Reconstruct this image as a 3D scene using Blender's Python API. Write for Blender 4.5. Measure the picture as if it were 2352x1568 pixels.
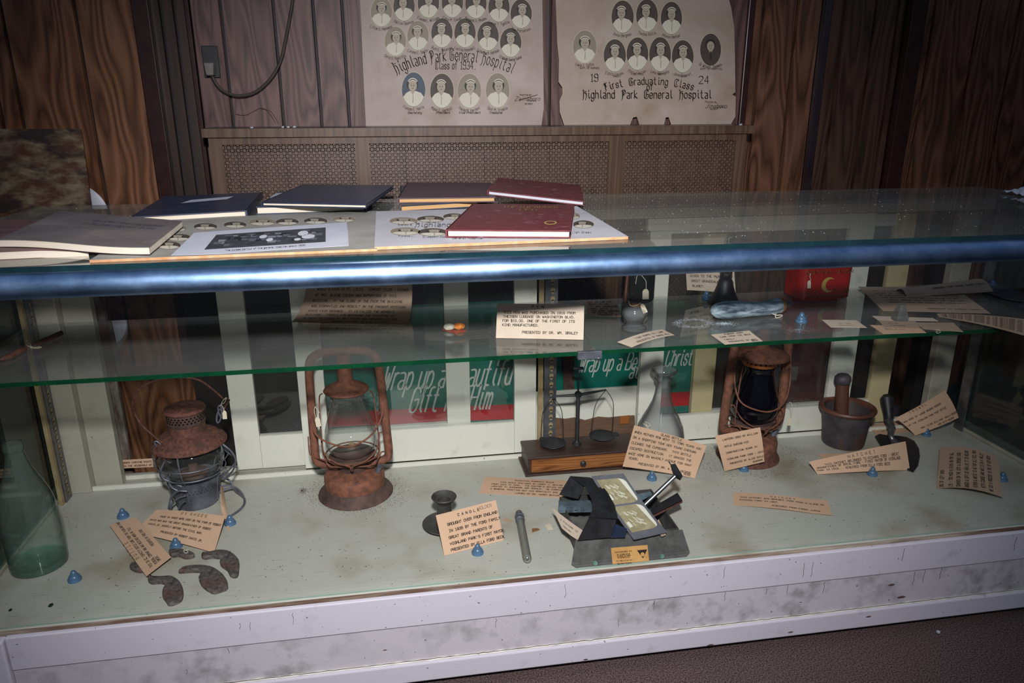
import bpy, bmesh, math, random
from mathutils import Vector as V, Matrix, noise
random.seed(7)
for o in list(bpy.data.objects): bpy.data.objects.remove(o)
SC=bpy.context.scene; COL=SC.collection
# ---------------------------------------------------------------- camera
F=1694.0; PI_=math.radians(17.806); YA=math.radians(9.435); RO=math.radians(.07)
cp,sp,cy,sy,cr,sr=math.cos(PI_),math.sin(PI_),math.cos(YA),math.sin(YA),math.cos(RO),math.sin(RO)
FW=V((sy*cp,cy*cp,-sp)); R0=V((cy,-sy,0)); D0=FW.cross(R0)
RT=R0*cr+D0*sr; DN=-R0*sr+D0*cr
CAM=V((0,0,1.105))
cd=bpy.data.cameras.new('camera'); cam=bpy.data.objects.new('camera',cd); COL.objects.link(cam)
cam.matrix_world=Matrix(((RT.x,-DN.x,-FW.x,CAM.x),(RT.y,-DN.y,-FW.y,CAM.y),(RT.z,-DN.z,-FW.z,CAM.z),(0,0,0,1)))
cd.sensor_width=36; cd.lens=F/2352*36; cd.clip_start=.02; SC.camera=cam
# ---------------------------------------------------------------- world, lamps, exposure
W=bpy.data.worlds.new('world'); SC.world=W; W.use_nodes=True
nt=W.node_tree; bg=nt.nodes['Background']
tc=nt.nodes.new('ShaderNodeTexCoord'); sx=nt.nodes.new('ShaderNodeSeparateXYZ'); rp=nt.nodes.new('ShaderNodeValToRGB')
nt.links.new(tc.outputs['Generated'],sx.inputs[0]); nt.links.new(sx.outputs['Z'],rp.inputs[0]); nt.links.new(rp.outputs[0],bg.inputs[0])
rp.color_ramp.elements[0].position=0.0; rp.color_ramp.elements[0].color=(.10,.11,.14,1)
rp.color_ramp.elements[1].position=1; rp.color_ramp.elements[1].color=(.36,.48,.70,1)
bg.inputs[1].default_value=.26
ld=bpy.data.lights.new('flash','SPOT'); fl=bpy.data.objects.new('flash',ld); COL.objects.link(fl)
ld.energy=108; ld.spot_size=math.radians(81); ld.spot_blend=1.0; ld.shadow_soft_size=.05; ld.color=(1,.985,1)
fl.location=(.0,-.05,1.47); fl.rotation_euler=(V((.22,1.6,.52))-fl.location).to_track_quat('-Z','Y').to_euler()
SC.view_settings.view_transform='Standard'; SC.view_settings.look='None'; SC.view_settings.gamma=1; SC.view_settings.use_curve_mapping=False
SC.view_settings.exposure=0.9
SC.cycles.transparent_max_bounces=40
# ---------------------------------------------------------------- helpers
def ray(px,py): return RT*((px-1176)/F)+DN*((py-784)/F)+FW
def hz(px,py,z): d=ray(px,py); return CAM+d*((z-CAM.z)/d.z)
def hy(px,py,y): d=ray(px,py); return CAM+d*((y-CAM.y)/d.y)
def hx(px,py,x): d=ray(px,py); return CAM+d*((x-CAM.x)/d.x)
ZD=.222; ZS=.649; ZT=.873; YF=1.203; YR=1.758; YW=2.35; YP=2.318; ZR=1.044
def S(h):
    h=h.lstrip('#'); c=[int(h[i:i+2],16)/255 for i in(0,2,4)]
    return tuple((x/12.92 if x<=.04045 else ((x+.055)/1.055)**2.4) for x in c)+(1,)
class N_:
    def __init__(s,m): s.t=m.node_tree; s.b=s.t.nodes['Principled BSDF']
    def n(s,t,**k):
        x=s.t.nodes.new('ShaderNode'+t)
        for a,v in k.items():
            if a[0]=='i': x.inputs[int(a[1:])].default_value=v
            else: setattr(x,a,v)
        return x
    def l(s,a,b): s.t.links.new(a,b)
    def coord(s,sc=(1,1,1),kind='Object'):
        c=s.n('TexCoord'); m=s.n('Mapping'); m.inputs['Scale'].default_value=sc; s.l(c.outputs[kind],m.inputs[0]); return m.outputs[0]
    def noise(s,vec,scale,detail=4,rough=.6,dist=0):
        x=s.n('TexNoise'); s.l(vec,x.inputs['Vector']); x.inputs['Scale'].default_value=scale; x.inputs['Detail'].default_value=detail
        x.inputs['Roughness'].default_value=rough; x.inputs['Distortion'].default_value=dist; return x.outputs['Fac']
    def ramp(s,fac,stops):
        r=s.n('ValToRGB'); e=r.color_ramp.elements
        while len(e)<len(stops): e.new(.5)
        for i,(p,c) in enumerate(stops): e[i].position=p; e[i].color=c if len(c)==4 else tuple(c)+(1,)
        s.l(fac,r.inputs[0]); return r.outputs[0]
    def mix(s,fac,a,b,bt='MIX'):
        x=s.n('Mix',data_type='RGBA',blend_type=bt)
        for i,v in((0,fac),(6,a),(7,b)):
            if isinstance(v,(int,float,tuple)): x.inputs[i].default_value=v
            else: s.l(v,x.inputs[i])
        return x.outputs[2]
    def math(s,op,a,b=0.,c=0.):
        x=s.n('Math',operation=op)
        for i,v in enumerate((a,b,c)):
            if isinstance(v,(int,float)): x.inputs[i].default_value=v
            else: s.l(v,x.inputs[i])
        return x.outputs[0]
    def bump(s,h,st=.3,d=.002):
        x=s.n('Bump'); x.inputs['Strength'].default_value=st; x.inputs['Distance'].default_value=d; s.l(h,x.inputs['Height']); s.l(x.outputs[0],s.b.inputs['Normal'])
def newmat(n,rough=.5,metal=0,spec=.5):
    m=bpy.data.materials.new(n); m.use_nodes=True; q=N_(m); q.b.inputs['Roughness'].default_value=rough; q.b.inputs['Metallic'].default_value=metal
    q.b.inputs['Specular IOR Level'].default_value=spec; return m,q
def mat(n,c1,c2=None,scale=20,rough=.5,metal=0,bump=0,lo=.35,hi=.65,sc=(1,1,1),spec=.5,detail=5,c3=None,s3=60,lo3=.6,hi3=.7):
    m,q=newmat(n,rough,metal,spec)
    if c2 is None: q.b.inputs['Base Color'].default_value=S(c1); 
    v=q.coord(sc); f=q.noise(v,scale,detail)
    if c2:
        c=q.ramp(f,[(lo,S(c1)),(hi,S(c2))])
        if c3:
            f3=q.noise(v,s3,4); c=q.mix(q.ramp(f3,[(lo3,(0,0,0)),(hi3,(1,1,1))]),c,S(c3))
        q.l(c,q.b.inputs['Base Color'])
    if bump: q.bump(f,bump)
    return m
class MB:
    def __init__(s): s.v=[]; s.f=[]; s.m=[]; s.sm=[]
    def add(s,vs,fs,mi=0,sm=False):
        o=len(s.v); s.v+= [V(a) for a in vs]; s.f+=[[i+o for i in f] for f in fs]; s.m+=[mi]*len(fs); s.sm+=[sm]*len(fs); return s
    def box(s,a,b,mi=0):
        (x0,y0,z0),(x1,y1,z1)=a,b
        return s.add([(x0,y0,z0),(x1,y0,z0),(x1,y1,z0),(x0,y1,z0),(x0,y0,z1),(x1,y0,z1),(x1,y1,z1),(x0,y1,z1)],
          [(0,3,2,1),(4,5,6,7),(0,1,5,4),(1,2,6,5),(2,3,7,6),(3,0,4,7)],mi)
    def hexa(s,b,t,mi=0):  # two matching loops: bottom, top
        n=len(b); fs=[list(range(n))[::-1],[n+i for i in range(n)]]+[(i,(i+1)%n,n+(i+1)%n,n+i) for i in range(n)]
        return s.add(list(b)+list(t),fs,mi)
    def slab(s,pts,th,nrm=None,mi=0):
        pts=[V(p) for p in pts]
        if nrm is None: nrm=(pts[1]-pts[0]).cross(pts[2]-pts[0]).normalized()
        return s.hexa([p-nrm*th for p in pts],pts,mi)
    def tube(s,path,r,seg=8,mi=0,closed=False,caps=True):
        path=[V(p) for p in path]; n=len(path); rr=r if isinstance(r,(list,tuple)) else [r]*n
        up=None; o=[]; vs=[]
        for i,p in enumerate(path):
            a=path[(i-1)%n] if (i or closed) else p; b=path[(i+1)%n] if (i<n-1 or closed) else p
            t=(b-a).normalized() if (b-a).length>1e-9 else V((0,0,1))
            if up is None: up=t.orthogonal().normalized()
            up=(up-t*up.dot(t)); up=up.normalized() if up.length>1e-6 else t.orthogonal().normalized()
            w=t.cross(up)
            for k in range(seg):
                an=2*math.pi*k/seg; vs.append(p+(up*math.cos(an)+w*math.sin(an))*rr[i])
        fs=[]
        for i in range(n if closed else n-1):
            for k in range(seg):
                a=i*seg+k; b=i*seg+(k+1)%seg; j=((i+1)%n)*seg
                fs.append((a,b,j+(k+1)%seg,j+k))
        if caps and not closed: fs+= [tuple(range(seg))[::-1],tuple((n-1)*seg+k for k in range(seg))]
        return s.add(vs,fs,mi,True)
    def lathe(s,prof,c=(0,0,0),seg=32,mi=0,M=None,capb=True,capt=True,a0=0,sy=1):
        c=V(c); vs=[]
        for (r,z) in prof:
            for k in range(seg):
                an=a0+2*math.pi*k/seg; p=V((r*math.cos(an),r*sy*math.sin(an),z))
                vs.append((M@p if M else p)+c)
        fs=[]
        for i in range(len(prof)-1):
            for k in range(seg): fs.append((i*seg+k,i*seg+(k+1)%seg,(i+1)*seg+(k+1)%seg,(i+1)*seg+k))
        s.add(vs,fs,mi,True); n=len(prof)
        o=len(s.v)-len(vs)
        if capb and prof[0][0]>1e-5: s.f.append([o+k for k in range(seg)][::-1]); s.m.append(mi); s.sm.append(False)
        if capt and prof[-1][0]>1e-5: s.f.append([o+(n-1)*seg+k for k in range(seg)]); s.m.append(mi); s.sm.append(False)
        return s
    def build(s,name,mats,parent=None,bevel=0,loc=None):
        me=bpy.data.meshes.new(name); 
        if parent is not None and parent.type=='EMPTY' or parent is not None: off=parent_world(parent)
        else: off=V((0,0,0))
        if loc is not None: base=V(loc)
        else: base=off
        me.from_pydata([tuple(v-base) for v in s.v],[],s.f)
        if not isinstance(mats,(list,tuple)): mats=[mats]
        for m in mats: me.materials.append(m)
        for p,mi,sm in zip(me.polygons,s.m,s.sm): p.material_index=mi; p.use_smooth=sm
        me.validate(); me.update()
        if any(s.sm): me.set_sharp_from_angle(angle=math.radians(40))
        o=bpy.data.objects.new(name,me); COL.objects.link(o); o.location=base-off
        if parent is not None: o.parent=parent
        if bevel:
            b=o.modifiers.new('bevel','BEVEL'); b.width=bevel; b.segments=2; b.limit_method='ANGLE'; b.angle_limit=.8
        return o
def parent_world(o):
    p=V((0,0,0))
    while o is not None: p+=o.location; o=o.parent
    return p
def thing(name,label,cat,loc,group=None):
    o=bpy.data.objects.new(name,None); COL.objects.link(o); o.location=V(loc); o.empty_display_size=.02
    return tag(o,label,cat,group)
def tag(o,label,cat,group=None):
    o['label']=label; o['category']=cat
    if group: o['group']=group
    return o
def struct(o): o['kind']='structure'; return o
def cr(pts,n=6,closed=False):
    pts=[V(p) for p in pts]; out=[]; m=len(pts)
    g=(lambda i: pts[i%m]) if closed else (lambda i: pts[max(0,min(m-1,i))])
    for i in range(m if closed else m-1):
        p0,p1,p2,p3=g(i-1),g(i),g(i+1),g(i+2)
        for k in range(n):
            t=k/n; out.append(.5*((2*p1)+(p2-p0)*t+(2*p0-5*p1+4*p2-p3)*t*t+(3*p1-p0-3*p2+p3)*t**3))
    if not closed: out.append(pts[-1])
    return out
# ---------------------------------------------------------------- lettering: pen-stroke alphabet
GL={'A':'02 28 42;14 34','B':'02 08 38 47 46 35 05;35 44 43 32 02','C':'47 38 18 07 03 12 32 43','D':'02 08 28 46 44 22 02','E':'48 08 02 42;05 35','F':'48 08 02;05 35',
'G':'47 38 18 07 03 12 32 43 45 25','H':'02 08;42 48;05 45','I':'18 38;28 22;12 32','J':'38 33 22 12 03','K':'08 02;48 05 42','L':'08 02 42','M':'02 08 25 48 42','N':'02 08 42 48',
'O':'12 03 07 18 38 47 43 32 12','P':'02 08 38 47 46 35 05','Q':'12 03 07 18 38 47 43 32 12;24 42','R':'02 08 38 47 46 35 05;25 42','S':'47 38 18 07 06 15 35 44 43 32 12 03',
'T':'08 48;28 22','U':'08 03 12 32 43 48','V':'08 22 48','W':'08 12 26 32 48','X':'02 48;08 42','Y':'08 25 48;25 22','Z':'08 48 02 42',
'0':'12 03 07 18 38 47 43 32 12','1':'17 28 22;12 32','2':'07 18 38 47 46 02 42','3':'07 18 38 47 46 35 25;35 44 43 32 12 03','4':'32 38 04 44','5':'48 08 05 35 44 43 32 12 03',
'6':'47 38 18 07 03 12 32 43 44 35 05','7':'08 48 22','8':'15 06 07 18 38 47 46 35 15 04 03 12 32 43 44 35','9':'03 12 32 43 47 38 18 07 06 15 45',
'.':'12 22','\'':'28 26','-':'15 35',',':'22 10','$':'47 38 18 07 06 15 35 44 43 32 12 03;29 21','&':'42 06 07 18 27 26 04 03 12 22 44',':':'12 22;15 25',
'a':'06 26 35 32;34 14 03 12 32','b':'08 03 12 22 33 35 26 05','c':'35 26 16 05 03 12 22 33','d':'38 32;35 26 16 05 03 12 22 33','e':'04 34 35 26 16 05 03 12 22 33',
'f':'38 28 17 12;06 26','g':'36 31 20 10 01;35 26 16 05 03 12 22 33','h':'08 02;05 16 26 35 32','i':'16 13 22;17 18','j':'26 21 10 00;27 28','k':'08 02;36 04 32','l':'18 13 22',
'm':'06 02;05 16 25 22;25 36 45 42','n':'06 02;05 16 26 35 32','o':'12 03 05 16 26 35 33 22 12','p':'06 00;05 16 26 35 33 22 12 03','q':'36 30;35 26 16 05 03 12 22 33',
'r':'06 02;05 16 26','s':'35 26 16 05 14 24 33 22 12 03','t':'18 13 22 32;06 26','u':'06 03 12 22 33;36 32','v':'06 22 36','w':'06 12 25 32 46','x':'06 32;02 36','y':'06 03 12 22 33;36 31 20 00','z':'06 36 02 32'}
# black-letter capitals drawn with doubled stems
BL={'H':'08 18 12 01;27 47;16 36 45 43 31','P':'07 18 38 47 46 35 15;18 12 01;27 24','G':'47 38 18 07 03 12 32 43 45 25;27 23','C':'47 38 18 07 03 12 32 43;27 23','F':'07 18 48;18 12 01;15 35;28 25'}
def gpaths(ch,bl=False):
    s=(BL.get(ch) if bl else None) or GL.get(ch)
    if not s: return []
    return [[(int(p[0]),int(p[1])-2) for p in st.split()] for st in s.split(';')]
def strokes(mb,text,mapf,x,y,adv,hs,w,mi=1,mono=True,bl=False,nib=None,slant=0,smooth=False,arc=None,sp=1.5):
    """write text with a pen; mapf(x,y)->point. adv = width of 1 cell of 5.2 units, hs = height of one unit"""
    ux=adv/5.2; cx=x; K=[0]; m0=mapf; deep=m0.__code__.co_argcount>=3
    mapf=(lambda a,b: m0(a,b,K[0]%7)) if deep else m0
    for ch in text:
        if ch==' ': cx+=adv if mono else ux*3; continue
        ps=gpaths(ch,bl); mx=0
        for st in ps:
            pts=[(px,py) for px,py in st]; mx=max(mx,max(p[0] for p in pts))
            if smooth and len(pts)>2:
                pts=[(v.x,v.y) for v in cr([V((a,b,0)) for a,b in pts],3)]
            q=[]
            for px,py in pts:
                X=cx+px*ux+py*hs*slant; Y=y+py*hs
                if arc: X,Y=arc(cx+1.5*ux,px*ux-1.5*ux+py*hs*slant,Y-y,y)
                q.append((X,Y))
            for a,b in zip(q[:-1],q[1:]):
                dx,dy=b[0]-a[0],b[1]-a[1]; L=math.hypot(dx,dy)
                if L<1e-9: continue
                nx,ny=-dy/L*w/2,dx/L*w/2; ex,ey=dx/L*w/2,dy/L*w/2
                K[0]+=1
                if nib:
                    k=w*nib; nn=(k*.7,k*.7)
                    mb.add([mapf(a[0]-nn[0],a[1]-nn[1]),mapf(b[0]-nn[0],b[1]-nn[1]),mapf(b[0]+nn[0],b[1]+nn[1]),mapf(a[0]+nn[0],a[1]+nn[1])],[(0,1,2,3)],mi)
                    K[0]+=1
                mb.add([mapf(a[0]+nx-ex,a[1]+ny-ey),mapf(a[0]-nx-ex,a[1]-ny-ey),mapf(b[0]-nx+ex,b[1]-ny+ey),mapf(b[0]+nx+ex,b[1]+ny+ey)],[(0,1,2,3)],mi)
        cx+= adv if mono else ux*(mx+sp)
    return cx-x
def twidth(text,adv,bl=False,sp=1.5):
    ux=adv/5.2; t=0
    for ch in text:
        if ch==' ': t+=ux*3; continue
        ps=gpaths(ch,bl); t+=ux*((max([p[0] for st in ps for p in st]) if ps else 2)+sp)
    return t
# ================================================================ materials
def wood_mat(n,dark,mid,light,sx=7,sz=.55,rings=16,rough=.42,spec=.4,off=0.,along='z'):
    m,q=newmat(n,rough,0,spec)
    v=q.coord({'z':(sx,sx,sz),'x':(sz,sx,sx),'y':(sx,sz,sx)}[along]); 
    mp=q.n('VectorMath',operation='ADD'); q.l(v,mp.inputs[0]); mp.inputs[1].default_value=(off,off*.3,off*2)
    f=q.noise(mp.outputs[0],1.0,2,.5,.25)
    r=q.math('FRACT',q.math('MULTIPLY',f,rings))
    tri=q.math('ABSOLUTE',q.math('SUBTRACT',r,.5)); tri=q.math('MULTIPLY',tri,2)
    fine=q.noise(q.coord({'z':(120,120,3),'x':(3,120,120),'y':(120,3,120)}[along]),1,3,.7)
    t=q.math('ADD',q.math('MULTIPLY',tri,.55),q.math('MULTIPLY',fine,.62))
    big=q.noise(mp.outputs[0],.6,2)
    c=q.ramp(t,[(.18,S(dark)),(.52,S(mid)),(.9,S(light))])
    c=q.mix(q.ramp(big,[(.35,(.62,.62,.62)),(.65,(1.1,1.1,1.1))]),(0,0,0,1),c) if False else c
    q.l(c,q.b.inputs['Base Color']); q.bump(fine,.12,.001); return m
M={}
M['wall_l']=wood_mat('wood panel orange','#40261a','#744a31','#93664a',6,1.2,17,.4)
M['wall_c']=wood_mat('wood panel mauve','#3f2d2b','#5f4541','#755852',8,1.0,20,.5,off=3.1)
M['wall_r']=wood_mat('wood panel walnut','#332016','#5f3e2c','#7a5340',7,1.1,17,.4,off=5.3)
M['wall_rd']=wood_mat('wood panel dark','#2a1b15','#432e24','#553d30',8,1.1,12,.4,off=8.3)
M['groove']=mat('groove paint','#15161a',rough=.6)
M['trim']=mat('dark trim','#2c1715','#38201c',30,.3)
M['bead']=mat('glossy bead','#22161c','#2c1d22',30,.16,spec=.8)
M['pilas']=wood_mat('pilaster laminate','#2a1c15','#36261d','#3f2d25',10,.4,9,.45,off=11)
M['carpet']=mat('brown carpet','#2f2323','#6e5d5b',330,.95,bump=.9,lo=.38,hi=.62,spec=.1)
M['rad']=wood_mat('radiator laminate','#453026','#58402f','#66503f',18,.4,8,.45,off=2)
M['radtop']=mat('radiator top','#352f2f','#423b3a',12,.33,spec=.6)
M['black']=mat('black void','#070605',rough=.9,spec=.1)
M['bpl']=mat('black plastic','#17171a','#1e1e22',40,.4)
M['gpl']=mat('grey plastic','#6d6660','#7a736c',40,.45)
# perforated grille
def grille():
    m,q=newmat('perforated grille',.45,.0,.5)
    c=q.n('TexCoord'); sp_=q.n('SeparateXYZ'); q.l(c.outputs['Object'],sp_.inputs[0])
    P=.0163
    def cell(o): 
        x=q.math('FRACT',q.math('ADD',q.math('DIVIDE',o,P),200.0)); return q.math('ABSOLUTE',q.math('SUBTRACT',x,.5))
    u,v=cell(sp_.outputs['X']),cell(sp_.outputs['Z'])
    w=.058
    a=q.math('LESS_THAN',u,w); b=q.math('LESS_THAN',v,w)
    d=q.math('LESS_THAN',q.math('ABSOLUTE',q.math('SUBTRACT',u,v)),w*1.35)
    e=q.math('GREATER_THAN',u,.5-w*.8); f=q.math('GREATER_THAN',v,.5-w*.8)
    g=q.math('LESS_THAN',q.math('ADD',u,v),.17)
    s=a
    for t in(b,d,e,f,g): s=q.math('MAXIMUM',s,t)
    n=q.noise(q.coord((1,1,1)),30,3); q.l(q.ramp(n,[(.3,S('#5a4539')),(.7,S('#6d5546'))]),q.b.inputs['Base Color'])
    q.l(s,q.b.inputs['Alpha']); return m
M['grille']=grille()
def paint(n,base,spots,dens=(.55,.75),sc=14,streak=None,k=.35,grain=None):
    m,q=newmat(n,.45,0,.4); v=q.coord()
    big=q.noise(v,3,4); sp2=q.noise(v,sc,3,.55); fine=q.noise(q.coord(grain or (6,60,60)),8,3,.6)
    msk=q.math('MULTIPLY',q.ramp(sp2,[(dens[0],(0,0,0)),(dens[1],(1,1,1))]),q.ramp(big,[(.35,(.15,.15,.15)),(.62,(1,1,1))]))
    c=q.mix(msk,S(base),S(spots))
    c=q.mix(q.ramp(fine,[(.62,(0,0,0)),(.72,(k,k,k))]),c,S(streak or spots))
    fl=q.noise(v,120,2,.5); c=q.mix(q.ramp(fl,[(.735,(0,0,0)),(.75,(.8,.8,.8))]),c,S('#4a4440'))
    q.l(c,q.b.inputs['Base Color']); q.bump(fine,.1,.001); return m
M['deck']=paint('deck paint','#b5b4aa','#978c78',(.46,.72),6,streak='#6d6b5f',k=.6,grain=(3.2,60,1))
M['base']=paint('mould-spotted base paint','#b6b0b6','#8a8588',(.46,.72),26)
M['basew']=paint('white base paint','#beb9c2','#a29da4',(.6,.8),20)
M['white']=paint('white frame paint','#d6d4c8','#b0ad9c',(.6,.8),20)
M['cream']=paint('cream frame paint','#cfcbb4','#b3ad92',(.6,.8),20); M['tan']=paint('yellowed frame paint','#c4b58a','#a99a70',(.6,.8),20)
M['fedge']=mat('pale glass edge','#7d988c','#8aa498',20,.3)
M['greyw']=paint('greyed frame paint','#aaa596','#8a8478',(.5,.8),16)
M['chip']=mat('bare chipped edge','#5a4234','#a39686',30,.85,sc=(.12,1,1),lo=.45,hi=.68)
def glass(n,tint=(.95,.965,.957),dust=.08,rough=.015,ior=1.5,dc='#b9bcb4',dscale=3.0,edge=0):
    m=bpy.data.materials.new(n); m.use_nodes=True; q=N_(m); t=m.node_tree; t.nodes.remove(q.b)
    out=t.nodes['Material Output']
    tr=q.n('BsdfTransparent'); tr.inputs[0].default_value=tint+(1,)
    gl=q.n('BsdfGlossy'); gl.inputs['Roughness'].default_value=rough
    fr=q.n('Fresnel'); ge=q.n('NewGeometry'); q.l(q.math('SUBTRACT',ior,q.math('MULTIPLY',ge.outputs['Backfacing'],ior-1/ior)),fr.inputs[0])
    df=q.n('BsdfDiffuse'); df.inputs[0].default_value=S(dc)
    a=q.n('MixShader'); b=q.n('MixShader')
    if dust:
        nz=q.noise(q.coord((1,1.6,1)),dscale,6,.62,.6); sp3=q.noise(q.coord(),260,2,.5)
        k=q.math('MULTIPLY',q.ramp(nz,[(.25,(.45,.45,.45)),(.75,(1.5,1.5,1.5))]),dust)
        k=q.math('ADD',k,q.math('MULTIPLY',q.ramp(sp3,[(.74,(0,0,0)),(.78,(1,1,1))]),.45))
        q.l(k,a.inputs[0])
    else: a.inputs[0].default_value=0
    q.l(tr.outputs[0],a.inputs[1]); q.l(df.outputs[0],a.inputs[2])
    if edge:
        lw=q.n('LayerWeight'); lw.inputs[0].default_value=.5
        c=q.ramp(lw.outputs['Facing'],[(.25 if edge<.1 else .35,tuple(tint)),(.93 if edge<.1 else .97,tuple(x*edge for x in tint))]); q.l(c,tr.inputs[0])
    q.l(fr.outputs[0],b.inputs[0]); q.l(a.outputs[0],b.inputs[1]); q.l(gl.outputs[0],b.inputs[2]); q.l(b.outputs[0],out.inputs[0]); return m
M['glass']=glass('shelf glass',dust=.15,dc='#b2b2b0')
M['gtop']=glass('dusty top glass',dust=.16,dscale=2.2)
M['gfront']=glass('front glass',(.985,.995,.99),dust=0)
M['gdoor']=glass('door glass',(.97,.975,.975),dust=.018)
M['gend']=glass('end glass',(.55,.62,.58),dust=.03)
M['clear']=glass('clear glass',(.975,.98,.98),dust=.045,edge=.45,rough=.03)
M['clear2']=glass('flint glass',(.93,.935,.94),dust=.10,edge=.06,rough=.07,dc='#c8c8c8')  # grey haze stands in for highlights, dark rims for refraction, both in the colour
M['aqua']=glass('aqua glass',(.90,.95,.93),dust=.06,edge=.4,rough=.05,dc='#a9c4b8')
M['aquab']=glass('thick aqua glass',(.82,.94,.89),dust=.07,edge=.6,dc='#4fa58d')
M['smoke']=glass('smoky jar glass',(.16,.17,.22),dust=.04,edge=.4)
M['gedge']=mat('green glass edge','#07331f','#0c4229',20,.15,spec=.8)
M['tedge']=mat('teal glass edge','#10262c','#173338',20,.15,spec=.8)
def rail():
    m,q=newmat('polished blue steel',.3,1)
    n=q.noise(q.coord((1,1,1)),14,5,.65); f=q.noise(q.coord((4,60,60)),10,3)
    q.l(q.ramp(n,[(.3,S('#6483ab')),(.7,S('#8eabd0'))]),q.b.inputs['Base Color'])
    q.l(q.ramp(q.math('ADD',q.math('MULTIPLY',n,.7),q.math('MULTIPLY',f,.3)),[(.3,(.36,.36,.36)),(.7,(.46,.46,.46))]),q.b.inputs['Roughness']); return m
M['rail']=rail()
M['chrome']=mat('chrome','#9a9ea2',rough=.36,metal=1)
M['steel']=mat('dull steel','#6e6e70','#8d8d90',40,.4,.8)
M['brass']=mat('old brass','#8f7c58','#b5a27a',20,.45,.3)
M['zinc']=mat('dulled zinc','#55565e','#7c7f8a',30,.5,.5,bump=.1)
M['rust']=mat('rust','#472b25','#75493a',120,.85,bump=.6,c3='#4a3029',s3=30,lo3=.56,hi3=.66)
M['rust2']=mat('orange rust','#5f3a2c','#83523d',70,.8,bump=.3,c3='#4a2f27',s3=26,lo3=.62,hi3=.68)
M['rustd']=mat('dark rust','#3a2a26','#5e453d',40,.8,bump=.4)
M['rusto']=mat('perforated orange ring','#a35a24','#b96b30',30,.7)
M['iron']=mat('old iron','#332e2d','#6a605c',110,.75,bump=.6,c3='#5c3a2e',s3=18,lo3=.56,hi3=.72)
M['blk']=mat('black iron','#141416','#26262a',40,.5,bump=.2)
M['pewt']=mat('pewter','#3c3b3a','#57544f',35,.55,.3,bump=.2)
M['card']=mat('tan card stock','#c6a286','#cfaa8e',12,.8,spec=.2)
M['cardp']=mat('pale card stock','#c4b09d','#cdbba9',12,.8,spec=.2)
M['cardd']=mat('aged card stock','#a58c77','#b09783',12,.8,spec=.2)
M['ink']=mat('typewriter ink','#2b2420',rough=.8,spec=.1)
M['inkp']=mat('pencil','#8d7866',rough=.8,spec=.1)
M['blueb']=mat('blue glazed holder','#45607a','#507090',20,.28,spec=.6)
M['post']=mat('aged photo board','#ac9c93','#bdaea7',5,.75,spec=.25,c3='#a08c7c',s3=7,lo3=.5,hi3=.8)
M['post2']=mat('aged photo board b','#a89687','#b9a99e',5,.75,spec=.25,c3='#9c846d',s3=6,lo3=.48,hi3=.8)
M['postg']=mat('grey photo board','#8f8b82','#a5a199',8,.6,spec=.3)
M['postw']=mat('pale photo board','#b9b6bb','#c9c6c9',8,.5,spec=.4)
M['bedge']=mat('raw board edge','#b98255','#caa07a',60,.8)
M['phd']=mat('photo dark','#4a3f38',rough=.6); M['phm']=mat('photo mid','#8d8270',rough=.6); M['phl']=mat('photo light','#c4b99f',rough=.6)
M['skin']=mat('photo face','#a99d8a',rough=.6); M['hair']=mat('photo hair','#2b2522',rough=.6); M['blou']=mat('photo blouse','#d0c9b6',rough=.6)
M['bluep']=mat('photo blue tone','#46505c',rough=.6)
M['paper']=mat('white paper','#c0c1ca','#cccdd3',10,.6)
M['page']=mat('page block','#d9cbb4','#e6dccb',8,.8,sc=(1,1,150))
M['pageo']=mat('yellowed page block','#b98f5e','#d0a873',8,.8,sc=(1,1,150))
M['mar']=mat('maroon cloth','#571620','#6f2531',60,.42,spec=.5,bump=.15,c3='#85606a',s3=35,lo3=.6,hi3=.75)
M['pur']=mat('dusty purple cloth','#43303a','#573f49',25,.5,spec=.5,bump=.1,sc=(1,6,1))
M['navy']=mat('navy cloth','#1b2436','#2f3d58',14,.38,spec=.6,bump=.1,sc=(1,7,1),c3='#4e5a6a',s3=26,lo3=.62,hi3=.8)  # blue-grey streaks put a sheen into the worn cloth's colour
M['gcov']=mat('grey paper cover','#6b625f','#7d7472',7,.5,spec=.4,c3='#8d7f7a',s3=9,lo3=.55,hi3=.7)
M['mcov']=mat('mauve paper cover','#6d504f','#7d5d5a',7,.5,spec=.4)
M['blueink']=mat('blue print','#27306e',rough=.6)
M['green']=mat('green sign board','#0f6a5a','#147565',20,.35,spec=.5)
M['red']=mat('red stripe','#a8141c','#b51a22',20,.4)
M['slet']=mat('sign lettering','#cfcfc8',rough=.5)
M['tin']=mat('red tin enamel','#8a1710','#a81e14',10,.35,spec=.5,c3='#5e1a14',s3=20,lo3=.6,hi3=.7)
M['gold']=mat('dull gold print','#a08a45','#b59c55',20,.5)
M['oak']=wood_mat('oak drawer','#4f2a13','#83502a','#9b6334',40,2.2,9,.4,along='x')
M['oakd']=mat('dark stained oak','#2f201b','#463029',25,.45,sc=(1,8,8),bump=.1)
M['cork']=mat('cork','#6f4a2b','#94683f',60,.8,bump=.3)
M['cloth']=mat('blue grey rag','#3d4a52','#5b6a72',30,.95,bump=.6)
M['leath']=mat('worn black leather','#2f2e2d','#4a4846',40,.7,bump=.4,c3='#5f5d5a',s3=16,lo3=.55,hi3=.75)
M['leathin']=mat('box lining','#4c4c49','#66655f',30,.9)
M['ptag']=mat('tag paper','#c9bba2','#d5c8b0',20,.8)
M['str']=mat('string','#c7bda8','#d6cdbb',80,.9)
M['bglob']=glass('cobalt lantern glass',(.035,.035,.10),dust=.05,dc='#3a3a55')
M['stone']=mat('stained mortar','#2f2b2e','#4b4548',22,.6,bump=.25,c3='#4b3229',s3=10,lo3=.5,hi3=.65)
M['rim']=mat('brown glazed rim','#4e2c22','#6b4033',25,.5)
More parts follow.
